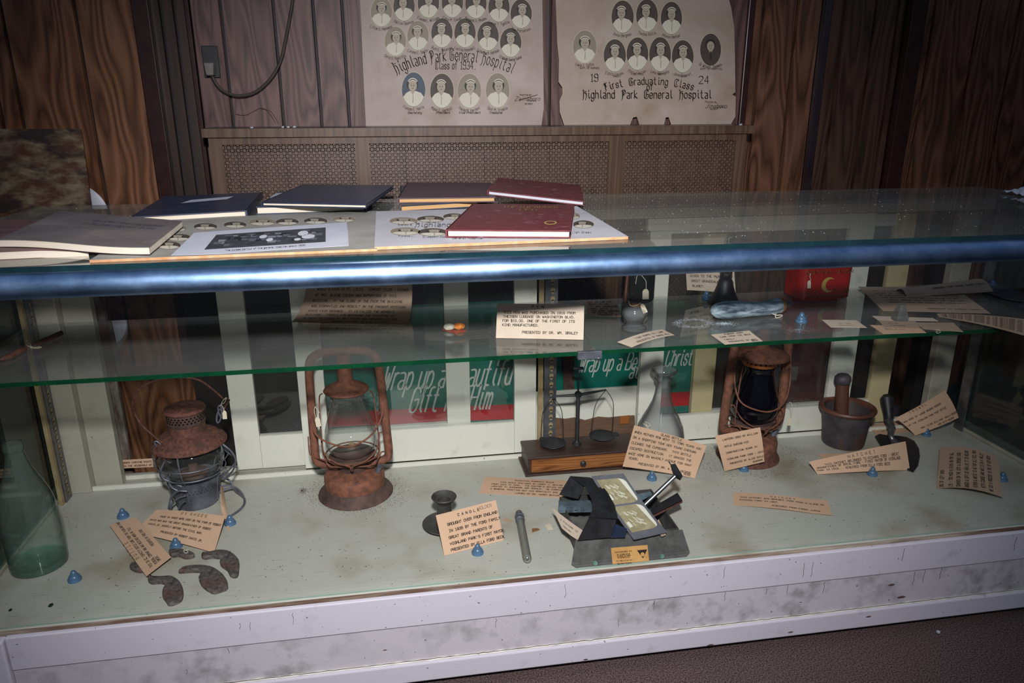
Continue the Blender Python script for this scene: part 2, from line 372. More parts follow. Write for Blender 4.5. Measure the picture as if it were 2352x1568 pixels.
M['wstick']=mat('brown wood handle','#4d2a1a','#653a25',20,.6,sc=(8,8,1))
M['powd']=mat('blue-white oxidised horn','#354653','#b3c3cd',34,.8,bump=.4,sc=(.6,3,3),lo=.36,hi=.68)
M['dust']=mat('white powder','#aab2b8',rough=.95)
M['rdust']=mat('rust dust','#5c4234','#75543f',90,.95)
M['tarp']=mat('dark crumpled cloth','#1c1d1c','#2c2e2c',10,.6)
M['dkgreen']=mat('dark green board','#0b2415','#113620',12,.35)
M['peel']=mat('peeling painted wood','#4c3323','#8d867b',38,.8,bump=.5,c3='#5d2a22',s3=22,lo3=.5,hi3=.55,sc=(1,1,.35))
M['plate']=mat('rusted enamel plate','#553421','#8a7a5e',16,.55,c3='#33221f',s3=9,lo3=.5,hi3=.62,sc=(1,1,2.2),detail=9,lo=.42,hi=.62)
M['platew']=mat('white enamel','#b5b8c0',rough=.4)
M['dark']=mat('dark cupboard','#17130f','#211a15',8,.7)
# ================================================================ the room
fb=MB(); fb.box((-3,-1.5,-.03),(4.2,2.6,0)); struct(fb.build('floor',M['carpet']))
wb=MB(); wb.box((-3,YW+.012,0),(4.2,YW+.06,2.6)); struct(wb.build('wall_back',M['groove']))
def gx(px,py=240): return hy(px,py,YW).x
def planks(xs,mt,name,z0=0,z1=2.6,y=YW,g=.0028):
    b=MB()
    for a,c in zip(xs[:-1],xs[1:]):
        a+=g; c-=g
        b.hexa([(a-.0,y+.011,z0),(a+.002,y,z0),(c-.002,y,z0),(c,y+.011,z0)],[(a,y+.011,z1),(a+.002,y,z1),(c-.002,y,z1),(c,y+.011,z1)])
    return struct(b.build(name,mt))
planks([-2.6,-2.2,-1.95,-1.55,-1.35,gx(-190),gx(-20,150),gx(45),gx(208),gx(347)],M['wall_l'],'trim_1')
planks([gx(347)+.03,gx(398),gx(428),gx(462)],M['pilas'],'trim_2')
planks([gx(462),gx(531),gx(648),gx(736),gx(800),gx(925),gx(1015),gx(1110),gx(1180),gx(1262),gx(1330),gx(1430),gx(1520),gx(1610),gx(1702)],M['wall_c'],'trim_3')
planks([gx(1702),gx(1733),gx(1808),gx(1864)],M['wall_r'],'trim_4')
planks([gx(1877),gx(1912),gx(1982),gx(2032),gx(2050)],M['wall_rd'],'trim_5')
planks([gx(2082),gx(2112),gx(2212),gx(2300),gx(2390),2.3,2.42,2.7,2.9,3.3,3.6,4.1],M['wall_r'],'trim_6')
def strip(xa,xb,d,mt,n): 
    b=MB(); b.box((xa,YW-d,0),(xb,YW+.012,2.6)); struct(b.build(n,mt,bevel=.003))
strip(gx(340),gx(378),.03,M['trim'],'trim_7'); strip(gx(1862),gx(1878),.022,M['bead'],'trim_8'); strip(gx(2050),gx(2084),.03,M['trim'],'trim_9')
strip(gx(452),gx(463),.012,M['trim'],'trim_10')
strip(gx(1697),gx(1712),.012,M['trim'],'trim_11')
# wall to the far right and left closing the room
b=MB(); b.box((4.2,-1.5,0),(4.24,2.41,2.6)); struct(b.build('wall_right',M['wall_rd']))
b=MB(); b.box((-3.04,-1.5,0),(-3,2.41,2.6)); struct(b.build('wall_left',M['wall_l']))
# ---- outlet with plug and cable
oc=hy(487,143,YW); ot=thing('wall_outlet','black wall outlet plate left of the group portraits','outlet',oc)
a=hy(462,105,YW);c=hy(513,179,YW); b=MB(); b.box((a.x,YW-.006,c.z),(c.x-.006,YW,a.z)); b.build('face_plate',M['bpl'],ot,bevel=.002)
for zz in(.028,-.02):
    b=MB(); b.lathe([(.014,0),(.014,.002)],(oc.x-.002,YW-.006,oc.z+zz),16,M=Matrix.Rotation(math.pi/2,3,'X')); b.build('socket',M['blk'],ot)
pc=hy(484,155,YW-.02)
pt=thing('power_cord','grey plug and brown cord hanging from the black outlet','cord',(pc.x,YW-.012,pc.z))
b=MB(); x,z=pc.x,pc.z
b.hexa([(x-.011,YW-.04,z-.022),(x+.009,YW-.04,z-.022),(x+.013,YW-.04,z+.012),(x-.015,YW-.04,z+.012)],[(x-.011,YW-.009,z-.022),(x+.009,YW-.009,z-.022),(x+.013,YW-.009,z+.014),(x-.015,YW-.009,z+.014)])
b.build('plug',M['gpl'],pt,bevel=.003)
pth=[(485,165),(491,183),(510,207),(545,220),(585,212),(620,182),(644,140),(658,80),(672,0),(678,-60)]
b=MB(); b.tube(cr([hy(px,py,YW-.025) for px,py in pth],6),.0045,8,0); b.build('cable',mat('brown cord','#3c332e','#4a403a',40,.4),pt)
# ---- radiator cover
RY=2.20; ra=hy(465,300,RY); rb=hy(1725,300,RY)
xa,xb=ra.x,rb.x
rc=thing('radiator_cover','brown wood-grain radiator cover with perforated metal grille panels','radiator cover',((xa+xb)/2,RY,0))
b=MB(); b.box((xa,RY-.012,ZR-.022),(xb,YW-.001,ZR)); b.build('top_board',M['radtop'],rc,bevel=.002)
b=MB(); b.box((xa,RY-.014,ZR-.024),(xb,RY-.011,ZR-.001)); b.build('edge_band',M['rad'],rc)
PX=[hy(p,380,RY).x for p in(515,818,850,1398,1433,1686)]
x0=xa+.012; x1=xb-.012; zt=hy(700,331,RY).z; zb=.22
b=MB()
b.box((x0,RY,zt),(x1,RY+.018,ZR-.022)); b.box((x0,RY,.0),(x1,RY+.018,zb))
for l,r in((x0,PX[0]),(PX[1],PX[2]),(PX[3],PX[4]),(PX[5],x1)): b.box((l,RY,zb),(r,RY+.018,zt))
b.box((x0,RY+.018,0),(x0+.018,YW-.002,ZR-.022)); b.box((x1-.018,RY+.018,0),(x1,YW-.002,ZR-.022))
b.build('cabinet_frame',M['rad'],rc)
for i in(0,2,4):
    b=MB(); b.box((PX[i],RY+.006,zb),(PX[i+1],RY+.007,zt)); b.build('grille',M['grille'],rc,loc=(PX[i]+.0081,RY+.006,zt))
b=MB(); 
for i in range(34): xx=x0+.06+i*(x1-x0-.12)/33; b.box((xx,RY+.05,.15),(xx+.025,RY+.12,.86))
b.build('radiator',mat('old radiator paint','#4a4540','#5e5850',20,.6),rc)
# small flakes of plaster on the cover
for i,(px,py,s) in enumerate([(578,295,.007),(650,288,.004),(662,287,.005),(676,289,.004),(1703,272,.006)]):
    p=hy(px,py,2.23 if i%4 else 2.203); p.z=ZR; b=MB(); pts=[]
    for k in range(7): r=s*random.uniform(.5,1.1); pts.append(p+V((math.cos(k*.9)*r,math.sin(k*.9)*r*.8,.002+random.uniform(0,.003))))
    b.hexa([V((q.x,q.y,ZR)) for q in pts],pts); tag(b.build('plaster_flake',M['platew'],loc=(p.x,p.y,ZR)),['white plaster flake at the left front edge of the radiator cover top','tiny plaster flake left of two others on the radiator cover top','middle one of three tiny plaster flakes on the radiator cover top','rightmost of three tiny plaster flakes on the radiator cover top','white plaster flake at the right end of the radiator cover top'][i],'flake','plaster flakes on the radiator cover')
# cobweb on wall above cover
b=MB(); b.tube(cr([hy(x,y,YW-.004) for x,y in((540,262),(565,264),(600,248),(620,262),(632,282))],5),.0008,5); b.tube(cr([hy(x,y,YW-.004) for x,y in((600,250),(622,256),(640,284))],5),.0008,5)
tag(b.build('cobweb',M['rustd']),'thin dirty cobweb strand on the panelling above the radiator cover','cobweb')
# ================================================================ portraits
def oval(mb,f,cx,cy,rx,ry,sd,back=None,man=False,lv=0.0):
    """f(x,y,layer): x right, y up. photograph of a person in an oval"""
    rnd=random.Random(sd); E=28; 
    pt=lambda a,k=1: (cx+rx*k*math.cos(a),cy+ry*k*math.sin(a))
    def poly(ps,mi,lay): mb.add([f(x,y,lay) for x,y in ps],[tuple(range(len(ps)))],mi)
    poly([pt(2*math.pi*i/E,1.035) for i in range(E)],4,1)
    poly([pt(2*math.pi*i/E) for i in range(E)],back if back is not None else rnd.choice([2,2,2,3]),2)
    # blouse
    a0,a1=math.radians(205),math.radians(335); arc=[pt(a0+(a1-a0)*i/14,.97) for i in range(15)]
    hx_=cx+rx*rnd.uniform(-.12,.12); hy_=cy+ry*.22
    top=[(cx+rx*.62,cy-ry*.18),(hx_+rx*.2,cy-ry*.06),(hx_,cy-ry*.28),(hx_-rx*.2,cy-ry*.06),(cx-rx*.62,cy-ry*.18)]
    poly(arc+top,2 if man else 6,3)
    poly([(hx_-rx*.17,cy+ry*.1),(hx_-rx*.17,cy-ry*.08),(hx_,cy-ry*.27),(hx_+rx*.17,cy-ry*.08),(hx_+rx*.17,cy+ry*.1)],7,4)
    el=lambda x,y,a,b,n=16: [(x+a*math.cos(2*math.pi*i/n),y+b*math.sin(2*math.pi*i/n)) for i in range(n)]
    poly(el(hx_-rx*.02,hy_+ry*.08,rx*.50,ry*.36),8,4.5)
    poly(el(hx_,hy_,rx*.36,ry*.30),7,5)
    if not man:
        cap=[]
        for i in range(9): t=math.radians(25+130*i/8); cap.append((hx_+rx*.46*math.cos(t),hy_+ry*.14+ry*.32*math.sin(t)))
        for i in range(8,-1,-1): t=math.radians(25+130*i/8); cap.append((hx_+rx*.34*math.cos(t),hy_+ry*.10+ry*.19*math.sin(t)))
        for i in range(8): 
            poly([cap[i],cap[i+1],cap[16-i],cap[17-i]],6,5.5)
        st=[((a[0]*.5+b_[0]*.5),(a[1]*.5+b_[1]*.5)) for a,b_ in zip(cap[:9],cap[17:8:-1])]
        for i in range(8): poly([(st[i][0],st[i][1]+ry*.02),(st[i+1][0],st[i+1][1]+ry*.02),(st[i+1][0],st[i+1][1]-ry*.03),(st[i][0],st[i][1]-ry*.03)],8,6)
        poly([(hx_+rx*.01,cy-ry*.28),(hx_+rx*.05,cy-ry*.29),(hx_+rx*.04,cy-ry*.75),(hx_-rx*.02,cy-ry*.75)],3,5)
    else: poly([(hx_-rx*.05,cy-ry*.1),(hx_+rx*.05,cy-ry*.1),(hx_+rx*.08,cy-ry*.6),(hx_-rx*.06,cy-ry*.6)],8,5)
    for s in(-1,1): poly(el(hx_+s*rx*.11,hy_+ry*.03,rx*.05,ry*.025,8),8,6)
    poly(el(hx_,hy_-ry*.14,rx*.08,ry*.015,8),8,6); poly([(hx_,hy_+ry*.01),(hx_+rx*.05,hy_-ry*.07),(hx_-rx*.02,hy_-ry*.07)],3,6)
PM=lambda base: [base,M['ink'],M['phd'],M['phm'],M['phl'],M['blou'],M['blou'],M['skin'],M['hair'],M['bluep']]
def board(name,label,outline,y,th,f,drawf,base,edge,cat='portrait board'):
    mb=MB(); pts=[f(px,py,0) for px,py in outline]
    for p_,(px,py) in zip(pts,outline):
        if py>=274: p_.z=ZR+.0005
    back=[p+V((0,th,0)) for p in pts]; n=len(pts)
    mb.add(pts,[tuple(range(n))],0); mb.add(back,[tuple(range(n))[::-1]],0)
    mb.add(pts+back,[(i,(i+1)%n,n+(i+1)%n,n+i) for i in range(n)],10)
    drawf(mb); return tag(mb.build(name,PM(base)+[edge],loc=V((pts[0].x,y,ZR))),label,cat)
def wallf(y): return lambda px,py,lay=0: hy(px,py,y)+V((0,-.00025*lay,0))
f1=wallf(YP)
def g1(x,y,lay=0): return f1(x,-y,lay)   # y up in pixels negated
def wr(mb,text,px,py,hpx,w,bl=False,arc=None,ctr=True,nib=None,slant=0,smooth=False,f=g1,wd=1.0,sp=1.5,W=None):
    hs=hpx/6; adv=hs*5.2*wd
    if W: adv=W/twidth(text,1,bl,sp)
    W_=twidth(text,adv,bl,sp); x=px-W_/2 if ctr else px
    strokes(mb,text,lambda a,b,k:f(a,b,3+.3*k),x,-py,adv,hs,w,1,False,bl,nib,slant,smooth,arc,sp)
def arcf(cx,k,rot=True):   # parabola: y drops k*(dx)^2 (pixels)
    def a(c,dx,dy,y0):
        u=c-cx; th=-2*k*u if rot else 0; ct,st=math.cos(th),math.sin(th)
        return c+dx*ct-dy*st, y0-k*u*u+dx*st+dy*ct
    return a
def namearc(cx,up): return arcf(cx,-up)
def draw34(mb):
    P=[(876,28,9),(928,15,2),(984,8,3),(1039,7,4),(1093,9,5),(1146,17,6),(1197,32,7),(908,95,11),(960,82,12),(1015,76,13),(1068,76,14),(1121,83,15),(1173,98,16),(950,206,21),(1015,209,22),(1078,209,23),(1143,208,24)]
    nm=['Lillian S. Pennaman','Nellie Spence','Frances L. Williams','Edna M. Gauer','Margaret V. Rhodes','Louise T. Tyellie','Mae Patterson','Doris S. Radcliffe','Lorene E. Smith','Ruth E. Petersen','Lucille Romsdell','Catherine R. Huntman','Elizabeth Sevelyn Dunbar','Frances E. Harris','Mabel E. Varnhall','Thelma M. Van Horn','Opal M. Trimble']
    for (x,y,s),n in zip(P,nm):
        big=s>20; oval(mb,g1,x,-y,27 if big else 24.5,40 if big else 34,s,9 if s in(21,) else (3 if s in(23,) else None))
        wr(mb,n,x,y+(47 if big else 41)+1,6.5,.6,arc=namearc(x,.011),smooth=True,W=34+min(len(n),20))
    for x,t in((953,'Secretary'),(1018,'President'),(1079,'Vice President'),(1139,'Treasurer')): wr(mb,t,x,261,5,.8,slant=.3)
    wr(mb,'Highland Park General Hospital',1044,139,27,1.3,True,arcf(1044,.0017),nib=.8,W=268)
    wr(mb,'Class of 1934.',1047,159,18,1.2,True,nib=.75,W=94)
    wr(mb,'Zainsboro',1212,231,9,.8,slant=.35,smooth=True); wr(mb,'PHOTOS BY',1208,220,3.5,.6); wr(mb,'STUDIOS',1222,233,3.5,.6); wr(mb,'DETROIT',1215,240,3,.6)
    mb.add([g1(x,y,3) for x,y in((1193,-229),(1235,-217),(1235,-218.2),(1193,-230.5))],[(0,1,2,3)],1)
o34=[(840,280),(1244,276),(1249,250),(1248,150),(1246,30),(1243,-150),(818,-150),(830,60),(834,160)]
board('class_portrait_board','tan 1934 class portrait board with rows of oval nurse photographs','o34' and o34,YP,.004,f1,draw34,M['post'],M['bedge'])
def draw24(mb):
    for i,(x,y,rx,ry,s) in enumerate([(1430,39,25.5,38,31),(1486,36,25,38,32),(1542,42,24.5,38,33),(1343,108,27,38,34),(1412,128,25.5,38,35),(1464,124,25,38,36),(1516,125,25,40,37),(1568,130,25,38,38)]):
        oval(mb,g1,x,-y,rx,ry,s,2 if i!=3 else 3)
        wr(mb,['Anna Bergman','Thelma Gillis','Minnie Becker','Lewis T. Taffte','Edith Hayes','Mary Dolan','Leha Applegate','Jane Stewart'][i],x,y+46,6.5,.6,arc=namearc(x,.010),smooth=True,W=44)
    oval(mb,g1,1632,-114,24,37,40,2,True); wr(mb,'Dr. Willard L. Dunsmore',1632,157,6.5,.6,arc=namearc(1632,.010),smooth=True,W=54)
    for x,y,t in((1354,158,'SUPT. OF NURSES'),(1634,160,'SUPT. OF HOSPITAL'),(1416,177,'PRES.'),(1465,172,'VICE PRES.'),(1518,172,'SECY.'),(1569,177,'TREAS.')): wr(mb,t,x,y,3.6,.6)
    wr(mb,'19',1366,187,17,1.3,True,nib=.9,W=21); wr(mb,'24',1618,192,17,1.3,True,nib=.9,W=26)
    wr(mb,'First  Graduating  Class',1492,194,17,1.3,True,arcf(1492,.0014),nib=.95,W=204)
    wr(mb,'of',1494,207,16,1.3,True,nib=.95,W=17)
    wr(mb,'Highland  Park  General  Hospital',1487,226,19,1.4,True,nib=1.0,W=298)
    wr(mb,'Jinsboro',1645,248,9,1,slant=.35,smooth=True); wr(mb,'Photos by',1633,236,4,.6); wr(mb,'STUDIOS',1656,248,3,.5); wr(mb,'DETROIT',1641,252,3,.6)
o24=[(1296,275),(1448,276),(1454,270),(1463,268),(1469,275),(1526,276),(1529,270),(1536,269),(1542,277),(1680,278),(1689,268),(1690,222),(1682,217),(1689,212),(1688,120),(1686,60),(1680,20),(1672,-10),(1690,-150),(1270,-150),(1277,20),(1280,100),(1284,140),(1283,188),(1291,200),(1292,215),(1285,232),(1286,258)]
f2=wallf(YP); board('class_portrait_board','chewed-edged 1924 first graduating class portrait board with nine oval photographs',o24,YP,.005,f2,draw24,M['post2'],M['bedge'])
# ---- things left of the case, behind it
yq=2.27; a=hy(-60,296,yq); c=hy(186,296,yq); d=hy(206,520,yq); e=hy(-60,520,yq)
b=MB(); b.hexa([a,c,V((d.x,d.y,.4)),V((e.x,e.y,.4))][::-1],[p+V((0,.004,0)) for p in [a,c,V((d.x,d.y,.4)),V((e.x,e.y,.4))]][::-1])
tag(b.build('enamel_sheet',M['plate'],loc=(a.x,yq,.4)),'rust-blotched enamelled metal sheet leaning against the left panelling','metal sheet')
p=hy(176,492,2.3); b=MB(); b.lathe([(.085,0),(.088,.004),(.08,.008),(.03,.012)],p,40,M=Matrix.Rotation(math.pi/2,3,'X'))
tag(b.build('enamel_disc',M['platew']),'white rounded disc behind the rusted enamel sheet','disc')
b=MB(); b.box((-1.5,2.05,0),(-.44,2.15,.40)); tag(b.build('storage_bench',M['wall_l']),'low wood-grained bench behind the left end of the display case','bench')
# ================================================================ the display case
X0,X1=-.79,1.575
case=thing('display_case','long white-painted glass museum display case with blue steel front rail','display case',((X0+X1)/2,1.45,0))
TX0,TX1=-.83,1.72
# base: fascia boards
b=MB(); b.box((X0-.02,YF+.06,0),(X1+.04,YR,.05)); b.build('plinth',M['black'],case)
b=MB(); b.box((-.70,YF-.005,.150),(X1+.07,YF+.005,ZD-.003)); b.box((-.70,YF+.0052,.150),(X1+.07,YF+.02,ZD-.02)); b.build('upper_rail',M['basew'],case,bevel=.002)
b=MB(); b.box((-.70,YF-.001,.066),(X1+.07,YF+.02,.150)); b.build('panel_board',M['base'],case)
b=MB(); b.box((-.70,YF-.010,.022),(X1+.075,YF+.02,.0655)); b.build('kick_board',M['basew'],case,bevel=.003)
b=MB(); b.box((X0-.05,YF-.012,.022),(-.7015,YF+.02,ZD-.006)); b.build('corner_block',M['basew'],case,bevel=.003)
b=MB(); b.box((X0-.05,YF+.02,.016),(X0-.03,YR+.03,ZD-.006)); b.box((X1+.05,YF+.02,.016),(X1+.07,YR+.03,ZD-.006)); b.box((X0-.05,YR+.03,.016),(X1+.07,YR+.05,ZD-.006)); b.build('side_board',M['basew'],case)
b=MB(); b.box((X0-.045,YF+.0117,ZD-.018),(X1+.065,YR+.045,ZD)); b.build('deck',M['deck'],case)
b=MB(); b.box((X0-.045,YF+.0052,ZD-.008),(X1+.065,YF+.0115,ZD+.0005)); b.build('chipped_edge',M['chip'],case)
for s,x in((-1,X0),(1,X1)):
    b=MB(); b.box((min(x,x+s*.018),YF+.012,ZD),(max(x,x+s*.018),YR-.03,ZD+.012)); b.build('glass_bead',M['greyw'],case,bevel=.003)
# ridge of old caulk and hairline cracks in the paint
b=MB(); pts=[V((x,YF-.003,.067+.0012*noise.noise(V((x*40,0,0))))) for x in [-.70+i*.0125 for i in range(188)]]
b.tube(pts,[.0022+.0016*noise.noise(V((p.x*60,3,1))) for p in pts],6); b.build('caulk_ridge',M['white'],case)
b=MB(); rc_=random.Random(9)
pts=[V((x,YF-.0058,.0705+.0012*noise.noise(V((x*90,2,0))))) for x in [-.70+i*.01 for i in range(235)]]; b.tube(pts,[.0005+.0004*max(0,noise.noise(V((p.x*25,7,1)))) for p in pts],5)
for i in range(26):
    x=rc_.uniform(-.6,1.6); z=rc_.choice([.148,.145,.11,.21,.2]); L=rc_.uniform(.012,.035); y=YF-.0015 if z<.149 else YF-.0055
    b.tube([V((x+rc_.uniform(-.0015,.0015),y,z-L*k/5)) for k in range(6)],.0004,4)
for x,z,s_ in((1.03,.118,.008),(1.06,.083,.010),(.98,.050,.006),(-.05,.100,.004),(.82,.10,.003),(.80,.034,.006),(1.3,.19,.003),(.62,.026,.007),(.35,.028,.005)):
    b.add([V((x+s_*math.cos(k*1.05)*(1+.4*math.sin(k*5)),YF-.0015 if z>.066 else YF-.0108,z+s_*.35*math.sin(k*1.05))) for k in range(6)],[(0,1,2,3,4,5)])
b.build('paint_cracks',M['rustd'],case)
# glass panes
def pane(bx0,bx1,mt,ed,name,parent,lblz=None):
    b=MB(); b.box(bx0,bx1,1); o=None
    d=[bx1[i]-bx0[i] for i in range(3)]; k=d.index(min(d))
    for i,f in enumerate(b.f):
        n=(b.v[f[1]]-b.v[f[0]]).cross(b.v[f[2]]-b.v[f[0]]).normalized()
        if abs(n[k])>.9 or (k==2 and n.y>-.5): b.m[i]=0
    return b.build(name,[mt,ed],parent)
pane((X0,YF+.018,ZD+.0005),(X1,YF+.022,.862),M['gfront'],M['fedge'],'front_glass',case)
pane((X0-.006,YF+.02,ZD+.001),(X0-.001,YR-.04,.862),M['gend'],M['gedge'],'end_glass',case)
pane((X1+.001,YF+.02,ZD+.001),(X1+.006,YR-.04,.862),M['gend'],M['gedge'],'end_glass',case)
pane((TX0,YF-.005,ZT-.009),(TX1,1.955,ZT),M['gtop'],M['tedge'],'top_glass',case)
# front rail: rounded steel extrusion
b=MB(); pr=[]
pr=[(YF+dy_,z_) for dy_,z_ in((.012,.8635),(-.004,.8635),(-.011,.8632),(-.0165,.8615),(-.0215,.858),(-.0248,.8525),(-.0265,.846),(-.0267,.839),(-.0250,.832),(-.020,.8268),(-.012,.8245),(.012,.8245))]
n=len(pr); vs=[V((TX0,y,z)) for y,z in pr]+[V((TX1,y,z)) for y,z in pr]
b.add(vs,[(i,n+i,n+i+1,i+1) for i in range(n-1)],0,True); b.add(vs,[(n-1,2*n-1,n,0)],0); b.add(vs,[tuple(range(n)),tuple(range(n,2*n))[::-1]],0)
b.build('front_rail',M['rail'],case)
# end top rails and rear header
for xx in(X0-.02,X1):
    b=MB(); b.box((xx,YF+.03,.845),(xx+.02,1.72,.8635)); b.build('end_rail',M['steel'],case)
b=MB(); b.box((X0-.04,1.725,.84),(X1+.06,1.79,.8635)); b.build('header',M['greyw'],case)
b=MB(); b.box((TX0+.01,1.791,.842),(TX1-.02,1.945,.8635)); b.build('rear_counter',mat('greyed counter board','#6d6a60','#807c70',9,.6,sc=(1,6,1)),case)
for x in(X0+.0,X1-.06,.38):
    b=MB(); b.box((x+.03*(x>1),1.86,.0),(x+.03+.03*(x>1),1.90,.842)); b.build('rear_leg',M['dark'],case)
# corner and middle posts
b=MB(); b.box((-.79,1.714,ZD),(-.735,1.79,.84)); b.box((-.735,1.74,ZD),(-.673,1.765,.84)); b.build('corner_post',M['greyw'],case,bevel=.002)
b=MB(); b.box((1.497,1.74,ZD),(1.556,1.765,.84)); b.build('corner_post',M['greyw'],case,bevel=.002)
def standard(x,y,ax,name='shelf_standard'):
    # slotted upright; ax: 'y' faces +-x, 'x' faces the viewer
    b=MB(); w=.016
    if ax=='x': b.box((x-w,y,ZD),(x+w,y+.004,.84),0)
    else: b.box((x,y-w,ZD),(x+.004,y+w,.84),0)
    z=ZD+.02
    while z<.83:
        if ax=='x': P=lambda u,v: V((x+.003+u,y-.0006,z+v))
        else: P=lambda u,v: V((x+.0046,y+u,z+v))
        ps=[P(.0055*math.cos(t),.006*math.sin(t)+.003) for t in [i*math.pi/6 for i in range(12)]]
        b.add(ps,[tuple(range(12))],1); b.add([P(-.003,0),P(.003,0),P(.003,-.008),P(-.003,-.008)],[(0,1,2,3)],1); z+=.0225
    b.build(name,[M['steel'],M['brass']],case)
standard(-.779,1.69,'y'); standard(X1-.008,1.69,'y'); standard(.385,1.722,'x')
b=MB(); b.box((-.786,1.660,ZD),(-.778,1.672,.84)); b.build('brass_strip',M['brass'],case)
b=MB(); b.box((.354,1.7225,ZD),(.3665,1.728,.84)); b.build('brass_strip',M['brass'],case)
b=MB(); b.box((.33,1.729,ZD),(.42,1.80,ZD+.004)); b.build('track',M['greyw'],case)
b=MB(); b.box((-.735,1.722,ZD),(.345,1.728,ZD+.010)); b.box((.425,1.722,ZD),(1.55,1.728,ZD+.010)); b.box((-.735,1.768,ZD),(1.55,1.774,ZD+.010)); b.build('door_track',M['white'],case)
# shelf bracket in the middle
b=MB(); b.box((.384,1.34,.622),(.390,1.722,.6395)); b.box((.384,1.30,.632),(.390,1.345,.6395)); b.build('shelf_bracket',M['chrome'],case,bevel=.001)
q=hz(1345,808,.64); b=MB(); b.box((q.x-.024,1.303,.636),(q.x+.024,1.3125,.652)); b.build('bracket_clip',M['zinc'],case,bevel=.001)
for x in(X0+.004,X1-.022):
    b=MB(); b.box((x,1.33,.626),(x+.004,1.69,.6395)); b.build('shelf_bracket',M['chrome'],case)
sh=MB()
def shelf(xa,xb,lab):
    o=pane((xa,1.316,.6405),(xb,1.70,ZS),M['glass'],M['gedge'],'glass_shelf',None); tag(o,lab,'shelf','glass shelves inside the case')
shelf(X0+.005,.3865,'left glass shelf with green edge inside the display case'); shelf(.3885,X1-.005,'right glass shelf with green edge inside the display case')
# sliding doors (things)
def door(xa,xb,y,ft,st,bt,lab,wl,wr_,zr):
    t=thing('sliding_door',lab,'sliding door',((xa+xb)/2,y,ZD+.012),'sliding doors at the rear of the case')
    b=MB(); z0,z1=ZD+.0125,.838
    b.box((xa,y,z0),(xa+wl,y+.018,z1)); b.box((xb-wr_,y,z0),(xb,y+.018,z1)); b.build('stile',st,t,bevel=.001)
    b=MB(); b.box((xa+wl+.0005,y+.0005,z0),(xb-wr_-.0005,y+.0175,zr)); b.box((xa+wl,y+.001,.80),(xb-wr_,y+.017,z1)); b.build('rail',bt,t)
    b=MB(); b.box((xa+wl,y+.007,zr),(xb-wr_,y+.010,.80)); b.build('pane',M['gdoor'],t)
door(-.405,.182,1.750,0,M['white'],M['white'],'left rear sliding glass door, the one set behind',.060,.060,.322)
door(-.238,.350,1.730,0,M['white'],M['white'],'left rear sliding glass door, the one in front of its pair',.062,.056,.322)
door(.627,1.242,1.730,0,M['white'],M['white'],'right rear sliding glass door with the white wide-set stiles',.062,.068,.306)
door(.785,1.375,1.750,0,M['tan'],M['white'],'right rear sliding glass door with yellowed cream stiles',.060,.058,.306)
# ---- signs and clutter behind the case
def sign(name,lab,px0,px1,pyt,pyb,y,draw,x_at=900):
    f=lambda px,py,lay=0: hy(px,py,y)+V((0,-.0004*lay,0))
    mb=MB(); draw(mb,f,px0,px1,pyt,pyb); return tag(mb.build(name,[M['green'],M['slet'],M['red'],M['white']],loc=(f(px0,pyb).x,y,ZD)),lab,'sign')
def gift(mb,f,x0,x1,yt,yb):
    Z0=.26
    sl=-.045
    def g(x,y,l=0): p=f(x,y+sl*(x-950),l); return p
    def quad(ya,yb_,mi,lay,xa=x0,xb=x1,base=None):
        n=8
        for i in range(n):
            a=xa+(xb-xa)*i/n; c=xa+(xb-xa)*(i+1)/n
            mb.add([g(a,ya,lay),g(a,yb_,lay),g(c,yb_,lay),g(c,ya,lay)],[(0,1,2,3)],mi)
    quad(700,985,0,0); quad(938,972,2,1)
    P=[g(x0,700),g(x0,985),g(x1,985),g(x1,700)]; mb.add(P+[p+V((0,.004,0)) for p in P],[(7,6,5,4),(0,1,5,4),(1,2,6,5),(2,3,7,6),(3,0,4,7)],0)
    wr(mb,'Wrap up a Beautiful',1033,891,54,4,f=lambda a,b,l:g(a,-b,l),slant=.28,smooth=True,nib=.6,W=312)
    wr(mb,'Gift for Him',1034,945,54,4,f=lambda a,b,l:g(a,-b,l),slant=.28,smooth=True,nib=.6,W=190)
sign('gift_sign','green gift sign reading Wrap up a Beautiful Gift for Him','',1215,0,0,1.84,gift) if False else None
def mk(name,lab,y,x0,x1,drawer):
    f=lambda px,py,lay=0: hy(px,py,y)+V((0,-.0004*lay,0)); mb=MB(); drawer(mb,f,x0,x1,0,0)
    tag(mb.build(name,[M['green'],M['slet'],M['red'],M['white']],loc=(f(x0,900).x,y,ZD)),lab,'sign','green Christmas signs behind the case')
mk('gift_sign','green sign with a red stripe lettered Wrap up a Beautiful Gift for Him',1.83,745,1212,gift)
def xmas(mb,f,x0,x1,a_,b_):
    sl=-.05
    def g(x,y,l=0): return f(x,y+sl*(x-1400),l)
    n=8
    def quad(ya,yb_,mi,lay,xa=x0,xb=x1):
        for i in range(n):
            a=xa+(xb-xa)*i/n; c=xa+(xb-xa)*(i+1)/n
            mb.add([g(a,ya,lay),g(a,yb_,lay),g(c,yb_,lay),g(c,ya,lay)],[(0,1,2,3)],mi)
    quad(700,955,0,0); quad(908,940,2,1)
    P=[g(x0,700),g(x0,955),g(x1,955),g(x1,700)]; mb.add(P+[p+V((0,.004,0)) for p in P],[(7,6,5,4),(0,1,5,4),(1,2,6,5),(2,3,7,6),(3,0,4,7)],0)
    fn=lambda a,b,l:g(a,-b,l)
    wr(mb,'Wrap up a Be',1328,850,37,2.8,ctr=False,f=fn,slant=.28,smooth=True,nib=.6,W=134)
    wr(mb,'Christm',1527,846,37,2.8,ctr=False,f=fn,slant=.28,smooth=True,nib=.6,W=76) 
    wr(mb,'at',1444,870,34,2.8,ctr=False,f=fn,slant=.28,smooth=True,nib=.6,W=24)
